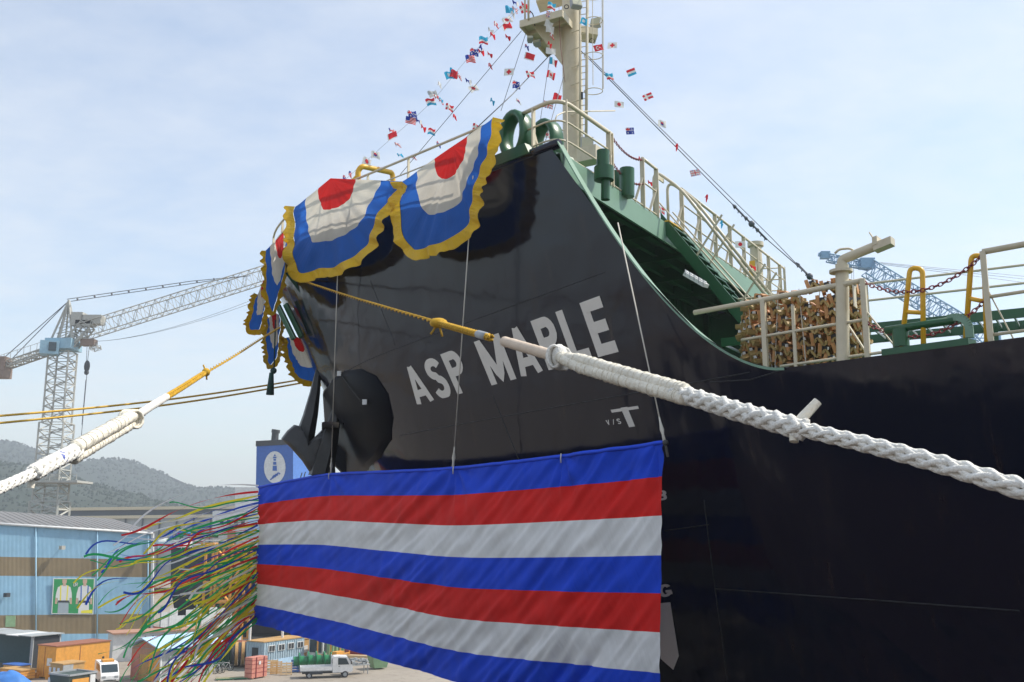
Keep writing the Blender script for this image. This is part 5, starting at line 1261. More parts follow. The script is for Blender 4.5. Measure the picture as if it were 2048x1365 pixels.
# poster
ps = MB(); pc = [(106, 1157), (189, 1157), (186, 1229), (102, 1228)]
Pp = [on_plane(u, v, wf(.5, 3), math.degrees(math.atan2(wd.x, wd.y))) + wn_*.14 for u, v in pc]
pst = empty('poster', Pp[3], 'green safety poster of two workers in harness on the blue warehouse wall', 'poster')
def pq(a, b_, o=0.0): return Pp[0].lerp(Pp[1], a).lerp(Pp[3].lerp(Pp[2], a), b_) + wn_*o
M['p_green'] = mat('poster green', (.02, .26, .08), .5, var=.05); M['p_skin'] = mat('poster skin tone', (.50, .34, .25), .6, var=.03); M['p_shirt'] = mat('poster shirt white', (.62, .63, .62), .6, var=.04); M['p_grey'] = mat('poster trousers', (.30, .36, .40), .6, var=.05); M['p_yell'] = mat('poster yellow', (.72, .66, .05), .6, var=.03)
def flat(name, pts, mt, o, par=pst):
    g = MB(); g.poly([pq(a, b_, o) for a, b_ in pts]); g.build(name, M[mt], par, fixn=False)
g = MB(); g.hexa([pq(0, 1), pq(1, 1), pq(1, 0), pq(0, 0), pq(0, 1, .05), pq(1, 1, .05), pq(1, 0, .05), pq(0, 0, .05)]); g.build('board', M['y_white'], pst)
flat('ground_panel', [(.02, .98), (.98, .98), (.98, .02), (.02, .02)], 'p_green', .056)
for cx, vest in ((.27, 'p_yell'), (.76, 'y_blue')):
    flat('trousers', [(cx-.13, .98), (cx-.12, .6), (cx+.12, .6), (cx+.13, .98)], 'p_grey' if vest == 'p_yell' else 'p_shirt', .060)
    flat('torso', [(cx-.14, .66), (cx-.15, .25), (cx-.05, .19), (cx+.05, .19), (cx+.15, .25), (cx+.14, .66)], 'p_shirt', .064)
    flat('sleeve', [(cx-.15, .25), (cx-.185, .42), (cx-.195, .55), (cx-.145, .55), (cx-.125, .40)], 'p_shirt', .066); flat('sleeve', [(cx+.15, .25), (cx+.185, .42), (cx+.195, .55), (cx+.145, .55), (cx+.125, .40)], 'p_shirt', .066)
    flat('chin', [(cx-.055, .03), (cx+.055, .03), (cx+.05, .13), (cx, .18), (cx-.05, .13)], 'p_skin', .068); flat('neck', [(cx-.03, .14), (cx+.03, .14), (cx+.04, .22), (cx-.04, .22)], 'p_skin', .066)
    flat('hand', [(cx-.195, .555), (cx-.15, .555), (cx-.15, .72), (cx-.20, .72)], 'p_skin', .068); flat('hand', [(cx+.195, .555), (cx+.15, .555), (cx+.15, .72), (cx+.20, .72)], 'p_skin', .068)
    for sx in (-1, 1): flat('strap', [(cx+sx*.07, .2), (cx+sx*.10, .2), (cx+sx*.09, .62), (cx+sx*.06, .62)], vest, .070)
    flat('belt', [(cx-.13, .62), (cx+.13, .62), (cx+.13, .68), (cx-.13, .68)], 'y_dark', .072)
flat('yellow_label', [(.70, .9), (.97, .87), (.97, .97), (.70, .97)], 'p_yell', .074)
for ch, x in (('O', .49), ('R', .545)):
    g = MB(); w_, h_ = .038, .09
    stv = {'O': [[(0, 0), (1, 0), (1, 1), (0, 1), (0, 0)]], 'R': [[(0, 1), (0, 0), (1, 0), (1, .5), (0, .5)], [(.4, .5), (1, 1)]]}[ch]
    for st__ in stv:
        for a, b_ in zip(st__[:-1], st__[1:]): g.bar(pq(x + a[0]*w_, .13 + a[1]*h_, .075), pq(x + b_[0]*w_, .13 + b_[1]*h_, .075), .05, .05, up=wn_)
    g.build('painted_letter', M['y_white'], pst)
flat_patch = MB(); P0 = [on_plane(u, v, wf(.5, 3), math.degrees(math.atan2(wd.x, wd.y))) + wn_*.12 for u, v in ((11, 1232), (31, 1232), (30, 1254), (10, 1254))]
flat_patch.prism(P0, wn_*.03); flat_patch.build('green_patch', M['y_lgreen'], wh)

# ---- long grey shed with cream bands behind
shd = empty('long_shed', at(300, 1050, 235), 'long grey shed with two cream bands beyond the blue warehouse', 'building')
def sh(u, v, D=235): return at(u, v, D)
for (va, vb, nm, mt, out_) in ((1010, 1016, 'eaves_band', 'cream', .5), (1016, 1028, 'fascia', 'y_dark2', 0), (1027, 1033, 'lower_band', 'cream', .6), (1033, 1062, 'wall', 'y_grey', 0), (1062, 1160, 'lower_wall', 'y_grey', -.3)):
    ymat('y_dark2', (.10, .115, .13)) if 'y_dark2' not in M else None
    g = MB(); a, b_, c, d = sh(118, va + 6), sh(640, va), sh(640, vb), sh(118, vb + 6)
    g.prism([p - YV*out_ for p in (a, b_, c, d)], YV*(18 + out_)); g.build(nm, M[mt], shd)
g = MB()
for u in range(150, 520, 34): p = sh(u, 1040); g.bar(p - YV*.2 + UPV*.5, p - YV*.2 - UPV*12, .35, .3)
g.build('pilaster', M['y_dark2'], shd)

# ---- black ship on the berth behind the streamers
D0 = 136.0
bs = empty('ship', at(480, 1290, D0), 'black-hulled ship with green deck gear and blue lighthouse funnel behind the streamers', 'ship')
g = MB(); zt_ = at(400, 1098, D0).z; xl, xr = at(322, 1098, D0).x, at(900, 1098, D0).x
secs = [(xl, 4), (xl + 2.5, 2), (xl + 8, .5), (xl + 20, 0), (xr, 0)]
ids = [[g.vert((x, D0 + o_, zt_)), g.vert((x + .3, D0 + o_, 6)), g.vert((x + 1.2, D0 + o_ + 1.5, .3)), g.vert((x + 1.2, D0 + 16, .3)), g.vert((x, D0 + 16, zt_))] for x, o_ in secs]
for a, b_ in zip(ids[:-1], ids[1:]):
    for k in range(5): g.face((a[k], b_[k], b_[(k+1)%5], a[(k+1)%5]))
g.face(ids[0]); g.face(ids[-1]); ymat('berth_black', (.018, .018, .02), rough=.5, dirt=((.07, .035, .02), .4, .5)); g.build('hull', M['berth_black'], bs)
g = MB(); 
for i in range(26): x = lerp(xl + 1, xr, i/25); g.tube([(x, D0 + .6, zt_), (x, D0 + .6, zt_ + 1.1)], .05, 4)
for dz in (.5, 1.1): g.tube([(xl + 1, D0 + .6, zt_ + dz), (xr, D0 + .6, zt_ + dz)], .05, 4)
g.build('deck_railing', M['y_white'], bs)
def dbox(u0, u1, v0, v1, D, dp, nm, mt, par=bs):
    g = MB(); g.prism([at(u0, v1, D), at(u1, v1, D), at(u1, v0, D), at(u0, v0, D)], YV*dp); return g.build(nm, M[mt], par)
dbox(425, 640, 1022, 1100, D0 + 4, 9, 'deckhouse', 'y_white'); dbox(470, 640, 975, 1022, D0 + 5, 8, 'bridge_block', 'y_white'); dbox(496, 520, 1040, 1078, D0 + 3.6, .5, 'door_panel', 'y_lblue')
for i in range(4): dbox(440 + i*14, 447 + i*14, 1040, 1050, D0 + 3.9, .2, 'porthole', 'glass')
dbox(455, 470, 1062, 1092, D0 + 3.7, .4, 'vent_trunk', 'y_pink')
g = MB(); g.cyl(at(318, 1092, D0+3), at(318, 1078, D0+3), 1.2, n=12); g.cyl(at(352, 1096, D0+3), at(352, 1082, D0+3), 2.4, n=14); g.build('deck_tank', M['y_white'], bs, auto=40)
rg = random.Random(4)
for i in range(16):
    u = rg.uniform(312, 470); v = rg.uniform(1062, 1092); g = MB(); L_ = rg.uniform(8, 40)
    if rg.random() < .6: g.tube([at(u, v, D0+3), at(u + L_, v - rg.uniform(-4, 4), D0+3)], rg.uniform(.12, .3), 6)
    else: g.tube([at(u, 1097, D0+4), at(u, v - 10, D0+4)], rg.uniform(.1, .3), 6)
    g.build('deck_pipe', M[rg.choice(['y_green', 'y_green', 'y_blue', 'y_orange', 'y_white'])], bs, smooth=True)
# funnel with lighthouse badge
fu = part_empty('funnel', at(560, 1000, D0 + 6), bs)
DF = D0 + 6; fa = [at(511, 1010, DF), at(586, 1010, DF), at(586, 889, DF), at(513, 893, DF)]
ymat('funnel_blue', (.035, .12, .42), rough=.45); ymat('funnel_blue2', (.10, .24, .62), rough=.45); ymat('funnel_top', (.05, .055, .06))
sidev = Vector((6.5, 7.5, 0))
g = MB(); g.poly(fa); g.poly([fa[1], fa[1] + sidev*1.05, fa[2] + sidev*.35 - UPV*.2, fa[2]]); g.poly([fa[0], fa[3], fa[3] + YV*8, fa[0] + YV*8]); g.build('casing', M['funnel_blue'], fu, fixn=False)
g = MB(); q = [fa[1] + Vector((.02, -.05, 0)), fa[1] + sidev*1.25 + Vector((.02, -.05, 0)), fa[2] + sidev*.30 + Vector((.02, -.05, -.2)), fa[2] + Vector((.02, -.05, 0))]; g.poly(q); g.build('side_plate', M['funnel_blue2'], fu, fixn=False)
g = MB(); t4 = [fa[3] + Vector((-.1, -.1, 0)), fa[2] + Vector((.1, -.1, 0)), fa[2] + sidev*.35, fa[3] + YV*8]; g.prism(t4, UPV*.75); g.build('black_cap', M['funnel_top'], fu)
g = MB(); g.cyl(at(549, 889, DF + 2), at(551, 862, DF + 2), .55, .5, 14); g.cyl(at(551, 866, DF+2), at(552, 860, DF + 2), .62, .62, 14); g.build('exhaust_pipe', M['funnel_top'], fu, auto=40)
def fq(u, v, o=.06): return at(u, v, DF - o)
g = MB(); g.poly([fq(549.5 + 21.5*math.cos(t_), 935 + 32*math.sin(t_)) for t_ in [2*math.pi*i/32 for i in range(32)]]); g.build('badge_disc', M['y_white'], fu, fixn=False)
for pts in ([(547, 913), (549.5, 908), (552, 913)], [(546, 914), (553, 914), (553, 917), (546, 917)], [(547, 918), (552, 918), (552, 922), (547, 922)], [(546.5, 924), (552.5, 924), (552.8, 930), (546.2, 930)], [(545.5, 932), (553.5, 932), (554, 942), (545, 942)]):
    g = MB(); g.poly([fq(u, v, .09) for u, v in pts]); g.build('badge_lighthouse', M['funnel_blue'], fu, fixn=False)
for k in range(3):
    g = MB(); P = [fq(540 + 4*k + x, 957 - 2.5*k + 3*math.sin(x*.5 + .6) - x*.35, .09) for x in range(0, 13, 2)]; g.tube(P, .09, 4); g.build('badge_wave', M['funnel_blue'], fu)
g = MB(); g.tube([at(600, 960, DF - .2), at(604, 946, DF - .2)], .08, 4); g.tube([at(607, 958, DF - .2), at(611, 944, DF - .2)], .08, 4); g.build('rigging_hook', M['y_dark'], fu)

# ---- orange scaffold tower
sf = empty('scaffold_tower', gp(440, 1283), 'orange steel stair scaffold standing against the black hull', 'scaffold')
o_ = gp(405, 1283); D1 = o_.y; ux = lambda u: at(u, 1283, D1).x
for k, (v0) in enumerate((1283, 1245, 1205, 1165, 1128, 1092)):
    z = at(430, v0, D1).z if k else 0
    for dy in (0, 3.2):
        g = MB(); g.bar((ux(402), D1 + dy, z), (ux(482), D1 + dy, z), .3, .3); g.build('ledger', M['y_orange'], sf)
    if k in (2, 4): g = MB(); g.box(((ux(402)+ux(482))/2, D1 + 1.6, z), (ux(482)-ux(402), 3.2, .15)); g.build('landing', M['y_tan'], sf)
    if k < 5:
        z2 = at(430, (1283, 1245, 1205, 1165, 1128, 1092)[k+1], D1).z
        g = MB(); g.bar((ux(412 if k % 2 else 450), D1 + 1, z), (ux(450 if k % 2 else 412), D1 + 1, z2), .8, .15); g.build('flight', M['y_orange'], sf)
        g = MB(); g.bar((ux(455), D1, z), (ux(480), D1, z2), .2, .2); g.build('brace', M['y_orange'], sf)
for u in (402, 424, 455, 482):
    for dy in (0, 3.2):
        g = MB(); g.bar((ux(u), D1 + dy, 0), (ux(u), D1 + dy, at(430, 1088, D1).z), .28, .28); g.build('standard', M['y_orange'], sf)

# ---- tower crane
def lattice(g, A, B_, hw, hh, n, r, up=UPV, tri=False):
    A, B_ = Vector(A), Vector(B_); d = (B_-A).normalized(); x = d.cross(up).normalized(); y = x.cross(d)
    cs = [x*hw - y*hh, x*-hw - y*hh, y*hh] if tri else [x*hw + y*hh, x*hw - y*hh, x*-hw - y*hh, x*-hw + y*hh]
    for c in cs: g.tube([A + c, B_ + c], r*1.6, 4)
    m = len(cs)
    for i in range(n):
        p, q = A.lerp(B_, i/n), A.lerp(B_, (i+1)/n)
        for k in range(m):
            a, b_ = cs[k], cs[(k+1) % m]
            if i % 2: a, b_ = b_, a
            g.tube([p + a, q + b_], r, 3); g.tube([q + cs[k], q + cs[(k+1) % m]], r*.8, 3)
DT = 172.0
tc_ = empty('tower_crane', Vector((at(97, 1045, DT).x, DT, 0)), 'pale grey lattice tower crane with long jib above the blue warehouse', 'crane')
T0 = Vector((at(97, 1045, DT).x, DT, 0)); zc_ = at(125, 705, DT).z
for a, b_, hw in ((0, .42, 2.35), (.42, .72, 2.1), (.72, 1.0, 1.75)):
    g = MB(); lattice(g, T0 + UPV*zc_*a, T0 + UPV*zc_*b_, hw, hw, int(34*(b_-a)) , .15 if a == 0 else .11, up=YV); g.build('mast_section', M['crane_grey'], tc_)
g = MB(); 
for zz in (at(97, 965, DT).z,): g.box(T0 + UPV*zz + Vector((1.2, 0, 0)), (9, 6.5, .35)); [g.bar(T0 + UPV*zz + Vector((x, -3.2, 0)), T0 + UPV*(zz + 1.2) + Vector((x, -3.2, 0)), .12, .12) for x in (-3, -1, 1, 3, 5.5)]; g.bar(T0 + UPV*(zz+1.2) + Vector((-3, -3.2, 0)), T0 + UPV*(zz+1.2) + Vector((5.5, -3.2, 0)), .12, .12)
g.build('service_platform', M['crane_grey'], tc_)
zs = at(125, 700, DT).z; g = MB(); g.box(T0 + UPV*(zs + .8), (4.6, 4.6, 1.8)); g.build('slewing_ring', M['crane_cab'], tc_)
g = MB(); cbp = at(100, 697, DT - 2); g.box(cbp, (3.0, 2.8, 2.3), R(20)); g.build('operator_cab', M['crane_cab'], tc_)
g = MB(); g.box(cbp + Vector((.95, -1.12, .1)), (1.2, .5, 1.5), R(20)); g.build('cab_window', M['glass'], tc_)
apex = at(138, 601, DT); bl_ = at(105, 690, DT); br2 = at(150, 668, DT)
g = MB()
for dy in (-1.2, 1.2):
    g.tube([bl_ + YV*dy, apex], .2, 5); g.tube([at(125, 680, DT) + YV*dy, apex], .16, 5); g.tube([at(150, 682, DT) + YV*dy, apex + YV*.0], .2, 5)
for i in range(8): t_ = i/8; g.tube([bl_.lerp(apex, t_), at(150, 682, DT).lerp(apex, t_)], .08, 4); g.tube([bl_.lerp(apex, t_), at(150, 682, DT).lerp(apex, t_ + .12)], .07, 4)
g.build('apex_frame', M['crane_grey'], tc_)
g = MB(); J0, J1 = at(160, 666, DT), at(720, 490, DT); lattice(g, J0, J1, 1.1, 1.35, 36, .06, tri=False); g.build('jib', M['crane_grey'], tc_)
g = MB(); g.tube([at(150, 690, DT) - YV*1.0, at(170, 672, DT) - YV], .25, 5); g.tube([at(140, 690, DT) + YV, at(172, 655, DT) + YV], .25, 5); lattice(g, at(143, 690, DT), at(176, 650, DT), 1.0, 1.0, 5, .1); g.build('jib_foot', M['crane_grey'], tc_)
for (u, v, w_, h_) in ((187, 641, 3.4, 1.6), (158, 640, 2, 2.4), (172, 648, 3, 1.0)):
    g = MB(); g.box(at(u, v, DT), (w_, 2, h_)); g.build('machinery', M['crane_grey'], tc_)
g = MB(); lattice(g, at(105, 700, DT), at(-6, 738, DT), 1.0, .5, 14, .09)
for i in range(9): t_ = i/8; p = at(105, 698, DT).lerp(at(0, 732, DT), t_) - YV*1.1; g.tube([p, p + UPV*1.5], .05, 3)
g.tube([at(105, 698, DT) - YV*1.1 + UPV*1.5, at(0, 732, DT) - YV*1.1 + UPV*1.5], .05, 3); g.build('counter_jib', M['crane_grey'], tc_)
g = MB(); g.box(at(-6, 736, DT), (4, 3, 3.6)); ymat('ballast', (.24, .17, .13)); g.build('counterweight', M['ballast'], tc_)
g = MB()
for dy, t2 in ((-.8, (385, 565)), (.8, (445, 556))): g.tube([apex + YV*dy, at(*t2, DT) + YV*dy], .07, 4); g.tube([at(*t2, DT) + YV*dy, at(500, 552, DT)], .07, 4)
for (u, v) in ((8, 716), (22, 720)): g.tube([apex - Vector((.3, 0, .4)), at(u, v, DT)], .08, 4)
for i in range(9): g.ball(apex.lerp(at(445, 556, DT), (i+.5)/9), .2, 5, 4); 
g.build('pendant_line', M['wire'], tc_)
tr_ = at(178, 686, DT); g = MB(); g.box(tr_, (2.4, 1.6, 1.1)); g.build('trolley', M['ballast'], tc_); g = MB(); lattice(g, at(190, 692, DT), at(192, 700, DT), .9, .6, 2, .06); g.build('trolley_cage', M['crane_grey'], tc_)
g = MB(); [g.tube([at(174 + k*5, 690, DT), at(173 + k*2, 725, DT)], .05, 3) for k in (0, 1)]; g.tube([at(174, 746, DT), at(162, 880, DT)], .06, 3); g.tube([at(172, 760, DT), at(164, 850, DT)], .09, 3); g.build('hoist_rope', M['wire'], tc_)
g = MB(); hk = at(174, 733, DT); g.ball(hk, .9, 8, 6, (.6, .5, 1.2)); g.ball(hk - UPV*1.1, .45, 6, 5); g.build('hook_block', M['funnel_top'], tc_)
for (va, vb, mv) in ((683, 600, 20), (683, 606, 26)): g = MB(); g.tube([at(lerp(195, 505, i/14), lerp(va, vb, (i/14)**1.5), DT) for i in range(15)], .035, 3); g.build('trolley_rope', M['wire'], tc_)
# ---- blue crane far right
DBc = 150.0; bc = empty('luffing_crane', Vector((at(1960, 700, DBc).x, DBc + 5, 0)), 'pale blue lattice crane jib beyond the deck rails', 'crane')
g = MB(); lattice(g, at(1655, 516, DBc), at(1738, 533, DBc), .55, .55, 10, .07); g.build('jib_head', M['crane_blue'], bc)
g = MB(); lattice(g, at(1735, 536, DBc), at(1960, 672, DBc), .9, 1.25, 20, .08); g.build('jib', M['crane_blue'], bc)
g = MB(); g.tube([at(1637, 509, DBc), at(1660, 514, DBc)], .35, 5); g.box(at(1650, 511, DBc), (1.4, 1, 1.1)); g.build('head_sheaves', M['crane_blue'], bc); g = MB(); g.box(at(1733, 528, DBc), (2.2, 1.5, 1.6)); g.build('sheave_box', M['crane_blue'], bc)
g = MB()
for dv in (0, 4, 9): g.tube([at(1735, 523 + dv*.3, DBc), at(2120, 560 + dv*1.6, DBc)], .04, 3)
for u in (1703, 1707): g.tube([at(u, 532, DBc), at(u + 2, 640, DBc)], .035, 3)
g.build('luffing_rope', M['wire'], bc)
g = MB(); lattice(g, Vector((at(1960, 700, DBc).x, DBc, 0)), at(1960, 672, DBc), 2, 2, 10, .15, up=YV); g.build('tower', M['crane_blue'], bc)

# ---- yard objects along the bottom
def thing(name, u, v, label, cat, a=31.0, group=None): f = Fr(u, v, a); return f, empty(name, f.O, label, cat, group)
def cont(name, u, v, w_, d_, h_, label, cat, body, roof=None, ribs=0, a=31.0):
    f, r = thing(name, u, v, label, cat, a); g = MB(); f.box(g, -w_, 0, 0, d_, .12, h_); g.build('body', M[body], r)
    if roof: g = MB(); f.box(g, -w_ - .08, .08, -.08, d_ + .08, h_, h_ + .1); g.build('roof', M[roof], r)
    if ribs:
        g = MB(); n = int(d_/ribs)
        for i in range(n): f.box(g, .0, .06, i*ribs + .05, i*ribs + ribs*.55, .2, h_ - .1)
        g.build('rib_panel', M[body], r)
        g = MB(); n = int(w_/ribs)
        for i in range(n): f.box(g, -i*ribs - ribs*.55, -i*ribs - .05, -.06, 0, .2, h_ - .1)
        g.build('rib_panel', M[body], r)
    return f, r
def panel(f, r, side, a0, a1, z0, z1, name, mt, o=.03, th=.05):
    g = MB()
    if side == 'x': f.box(g, o - .02, o + th, a0, a1, z0, z1)
    else: f.box(g, a0, a1, -o - th, -o + .02, z0, z1)
    return g.build(name, M[mt], r)
# grey container with vents
f, r = cont('container', 525, 1342, 2.4, 6.0, 2.75, 'grey-blue corrugated container with four wall vents and two pipes', 'container', 'y_container', 'y_tan', .34)
panel(f, r, 'y', -1.5, -.7, .2, 2.2, 'door', 'y_dark', .06)
g = MB(); f.box(g, .055, .075, 0, 6, .15, .95); g.build('blue_skirt', M['y_lblue'], r)
for y in (.6, 2.0, 3.4, 4.8):
    panel(f, r, 'x', y, y + .95, 1.75, 2.4, 'vent_frame', 'y_white', .08); panel(f, r, 'x', y + .1, y + .42, 1.82, 2.33, 'vent_opening', 'y_dark', .13, .03); panel(f, r, 'x', y + .52, y + .85, 1.82, 2.33, 'vent_opening', 'y_dark', .13, .03)
for (x, y, h_) in ((-2.2, .2, 1.9), (-1.2, 3.9, 2.1)):
    g = MB(); g.cyl(f(x, y, 2.8), f(x, y, 2.8 + h_), .14, n=10); g.ball(f(x, y, 2.9 + h_), .2, 8, 6, (1, 1, .6)); g.build('chimney_pipe', M['y_white'], r, auto=40)
# salmon stack of crates
f, r = cont('crate_stack', 503, 1360, .95, 2.0, 2.0, 'salmon pink strapped crate stack in front of the grey container', 'crate', 'y_pink')
for z in (.55, .95, 1.35, 1.7):
    g = MB(); f.box(g, -.97, .02, -.02, 2.02, z, z + .035); g.build('board_joint', M['y_maroon'], r)
for y in (.5, 1.5): panel(f, r, 'x', y, y + .08, .12, 2.0, 'strap', 'y_maroon', .03, .02)
panel(f, r, 'x', .85, 1.1, 1.3, 1.6, 'paper_label', 'y_white', .04, .01)
for y in (.2, 1.6): g = MB(); f.box(g, -.8, -.1, y, y + .2, 0, .12); g.build('runner', M['y_wood'], r)
# wooden pallets leaning
for i, (u, v, lb, mt) in enumerate(((540, 1350, 'brown close-boarded pallet leaning between two others', 'y_tan'), (560, 1352, 'pale open-slatted pallet leaning nearest the flatbed truck', 'y_wood'), (532, 1346, 'pallet at the left end of the leaning row', 'y_wood'), (582, 1346, 'blue pallet at the right end of the leaning row', 'y_blue'))):
    f = Fr(u, v, 75 if i != 3 else 95); r = empty('pallet', f.O, lb, 'pallet', 'leaning pallets by the container'); nb_ = 7 if i == 0 else 5
    for k in range(nb_):
        g = MB(); z = .08 + k*(1.15/nb_); f_ = lambda y, z_, t_: f.O + azv(75)*y + UPV*z_ + azv(-15)*(z_*.35 + t_)
        g.hexa([f_(0, z, 0), f_(1.15, z, 0), f_(1.15, z, .03), f_(0, z, .03), f_(0, z + .8/nb_, 0), f_(1.15, z + .8/nb_, 0), f_(1.15, z + .8/nb_, .03), f_(0, z + .8/nb_, .03)]); g.build('slat', M[mt], r)
    for y in (.02, .55, 1.05):
        g = MB(); g.hexa([f_(y, 0.02, .03), f_(y + .1, .02, .03), f_(y + .1, .02, .12), f_(y, .02, .12), f_(y, 1.2, .03), f_(y + .1, 1.2, .03), f_(y + .1, 1.2, .12), f_(y, 1.2, .12)]); g.build('bearer', M[mt], r)
# green flanged pipes
f, r = thing('pipe_fitting', 596, 1344, 'dark green flanged pipe drums lying in a row behind the truck', 'pipe'); ymat('y_pipe', (.015, .20, .07), rough=.3)
ax = azv(72)
for i, (d, rad) in enumerate(((0, .85), (.9, .95), (1.7, .95), (2.5, .9), (3.2, .8), (3.9, .75))):
    P = f.O + ax*d + UPV*1.0; g = MB(); g.cyl(P, P + ax*.12, rad, n=20); g.cyl(P + ax*.12, P + ax*.55, rad*.62, n=16); g.build('flange', M['y_pipe'], r, auto=40)
g = MB(); P = f.O + UPV*1.0; g.cyl(P - ax*.5, P + ax*4.3, .5, n=16); g.build('barrel', M['y_pipe'], r, auto=40)
# flatbed truck
def wheel(par, P, axd, rad, wd_):
    g = MB(); g.cyl(P - axd*wd_/2, P + axd*wd_/2, rad, n=18); w0 = g.build('wheel', M['y_tyre'], par, auto=40)
    g = MB(); g.cyl(P - axd*(wd_/2 + .012), P + axd*(wd_/2 + .012), rad*.58, n=14); g.build('rim', M['lamp_grey'], w0, auto=40)
TH = 76.0; O = gp(600, 1359); fw_ = azv(TH); lf = azv(TH + 90)      # lf: side facing the viewer
def tp(x, y, z): return O + fw_*x - lf*y + UPV*z                    # y 0 near side .. 1.7 far side
tk = empty('flatbed_truck', O, 'small white flatbed truck parked before the green flanged pipes', 'truck')
def tbox(x0, x1, y0, y1, z0, z1, nm, mt, par=None):
    g = MB(); g.hexa([tp(x0,y0,z0), tp(x1,y0,z0), tp(x1,y1,z0), tp(x0,y1,z0), tp(x0,y0,z1), tp(x1,y0,z1), tp(x1,y1,z1), tp(x0,y1,z1)]); return g.build(nm, M[mt], par or tk)
tbox(.2, 4.6, .3, 1.4, .42, .62, 'chassis', 'y_dark'); tbox(0, 3.0, 0, 1.7, .66, .74, 'bed_floor', 'lamp_grey')
for y in (0, 1.66): tbox(0, 3.0, y, y + .04, .74, 1.08, 'side_board', 'y_vanwhite')
tbox(0, .04, .04, 1.66, .74, 1.08, 'tail_board', 'y_vanwhite'); tbox(.9, 2.1, -.01, .2, .38, .64, 'under_box', 'y_dark')
cabp = [(3.05, .5), (4.85, .5), (4.98, .62), (4.95, 1.15), (4.45, 1.92), (3.6, 1.98), (3.15, 1.95), (3.05, 1.85)]
g = MB(); g.prism([tp(x, .02, z) for x, z in cabp], -lf*1.64); g.build('cab', M['y_vanwhite'], tk, auto=30)
g = MB(); g.prism([tp(x, .0, z) for x, z in ((3.55, 1.22), (4.62, 1.22), (4.32, 1.80), (3.55, 1.84))], lf*.012); g.build('side_window', M['glass'], tk)
g = MB(); g.prism([tp(x, .1, z) for x, z in ((4.93, 1.2), (4.5, 1.86), (4.52, 1.87), (4.955, 1.21))], -lf*1.48); g.build('windscreen', M['glass'], tk)
tbox(3.02, 3.045, .25, 1.45, 1.3, 1.75, 'rear_window', 'glass'); 
for y in (.15, .5, .85, 1.2, 1.55): tbox(2.96, 3.01, y, y + .05, .75, 2.05, 'guard_bar', 'y_vanwhite')
tbox(3.6, 3.75, -.005, .015, 1.05, 1.1, 'door_handle', 'y_dark'); tbox(4.75, 4.85, -.22, -.04, 1.25, 1.55, 'mirror', 'y_dark'); tbox(-.02, .0, .1, .35, .5, .62, 'tail_lamp', 'y_red'); tbox(-.02, 0, 1.35, 1.6, .5, .62, 'tail_lamp', 'y_red')
tbox(4.96, 5.0, .1, .45, .68, .88, 'headlight', 'lamp_grey'); tbox(.3, .9, .3, .8, .75, .85, 'white_sack', 'y_white')
for x, rad in ((.85, .30), (4.25, .31)):
    for y in (.12, 1.58): wheel(tk, tp(x, y, rad), lf, rad, .2)
# van
VH = 150.0; O = gp(219, 1372); vf = azv(VH); vl = azv(VH + 90)
vn = empty('van', O, 'small white minivan with an orange roof box facing the camera', 'van')
def vp(x, y, z): return O + vf*x + vl*y + UPV*z
def vbox(x0, x1, y0, y1, z0, z1, nm, mt):
    g = MB(); g.hexa([vp(x0,y0,z0), vp(x1,y0,z0), vp(x1,y1,z0), vp(x0,y1,z0), vp(x0,y0,z1), vp(x1,y0,z1), vp(x1,y1,z1), vp(x0,y1,z1)]); return g.build(nm, M[mt], vn)
vpr = [(-4.2, .35), (-.08, .35), (.02, .5), (0, .85), (-.25, 1.12), (-.95, 1.78), (-1.4, 1.92), (-4.0, 1.92), (-4.25, 1.6)]
g = MB(); g.prism([vp(x, -.8, z) for x, z in vpr], vl*1.6); g.build('body', M['y_vanwhite'], vn, auto=30)
g = MB(); g.prism([vp(x, -.70, z) for x, z in ((-.27, 1.15), (-.93, 1.76), (-.91, 1.775), (-.25, 1.165))], vl*1.4); g.build('windscreen', M['glass'], vn)
for y in (-.815, .805):
    g = MB(); g.prism([vp(x, y, z) for x, z in ((-.7, 1.2), (-1.15, 1.72), (-1.9, 1.75), (-1.9, 1.2))], vl*.01); g.build('side_window', M['glass'], vn)
    g = MB(); g.prism([vp(x, y, z) for x, z in ((-2.0, 1.2), (-2.0, 1.75), (-3.2, 1.75), (-3.2, 1.2))], vl*.01); g.build('side_window', M['glass'], vn)
for y in (-.68, .38): vbox(-.03, .03, y, y + .3, .68, .86, 'headlight', 'lamp_grey')
vbox(.0, .035, -.55, .55, .42, .52, 'grille', 'y_dark'); vbox(.0, .03, -.2, .2, .54, .64, 'number_plate', 'y_white'); vbox(-2.6, -1.5, -.5, .5, 1.93, 2.12, 'roof_box', 'y_orange')
for x in (-.8, -3.4):
    for y in (-.72, .72): wheel(vn, vp(x, y, .29), vl, .29, .18)
# orange container left, tan cabinet, skips, sheds
f, r = cont('container', 108, 1360, 2.8, 6.0, 3.0, 'orange steel container with a rust-red roof beside the dark carport', 'container', 'y_orange', 'y_rustroof', 0)
panel(f, r, 'y', -1.7, -1.66, .2, 2.9, 'door_seam', 'y_rustroof', .01, .02); panel(f, r, 'y', -1.25, -.55, 1.2, 1.9, 'notice', 'y_white', .02, .02); panel(f, r, 'x', 2.6, 2.65, .2, 2.9, 'door_seam', 'y_rustroof', .01, .02); panel(f, r, 'x', 5.2, 5.4, 1.2, 1.6, 'latch', 'y_dark', .02, .03)
for x in (-2.6, -1.0): panel(f, r, 'y', x, x + .3, 0, .5, 'stand_leg', 'y_orange', .02, .25)
f, r = cont('cabinet', 122, 1382, 1.8, 2.2, 2.2, 'tan cabinet with paper notices and a dark grey end', 'cabinet', 'y_tan', 'y_tan')
panel(f, r, 'x', 0, 1.0, .15, 2.15, 'grey_end', 'y_grey', .02)
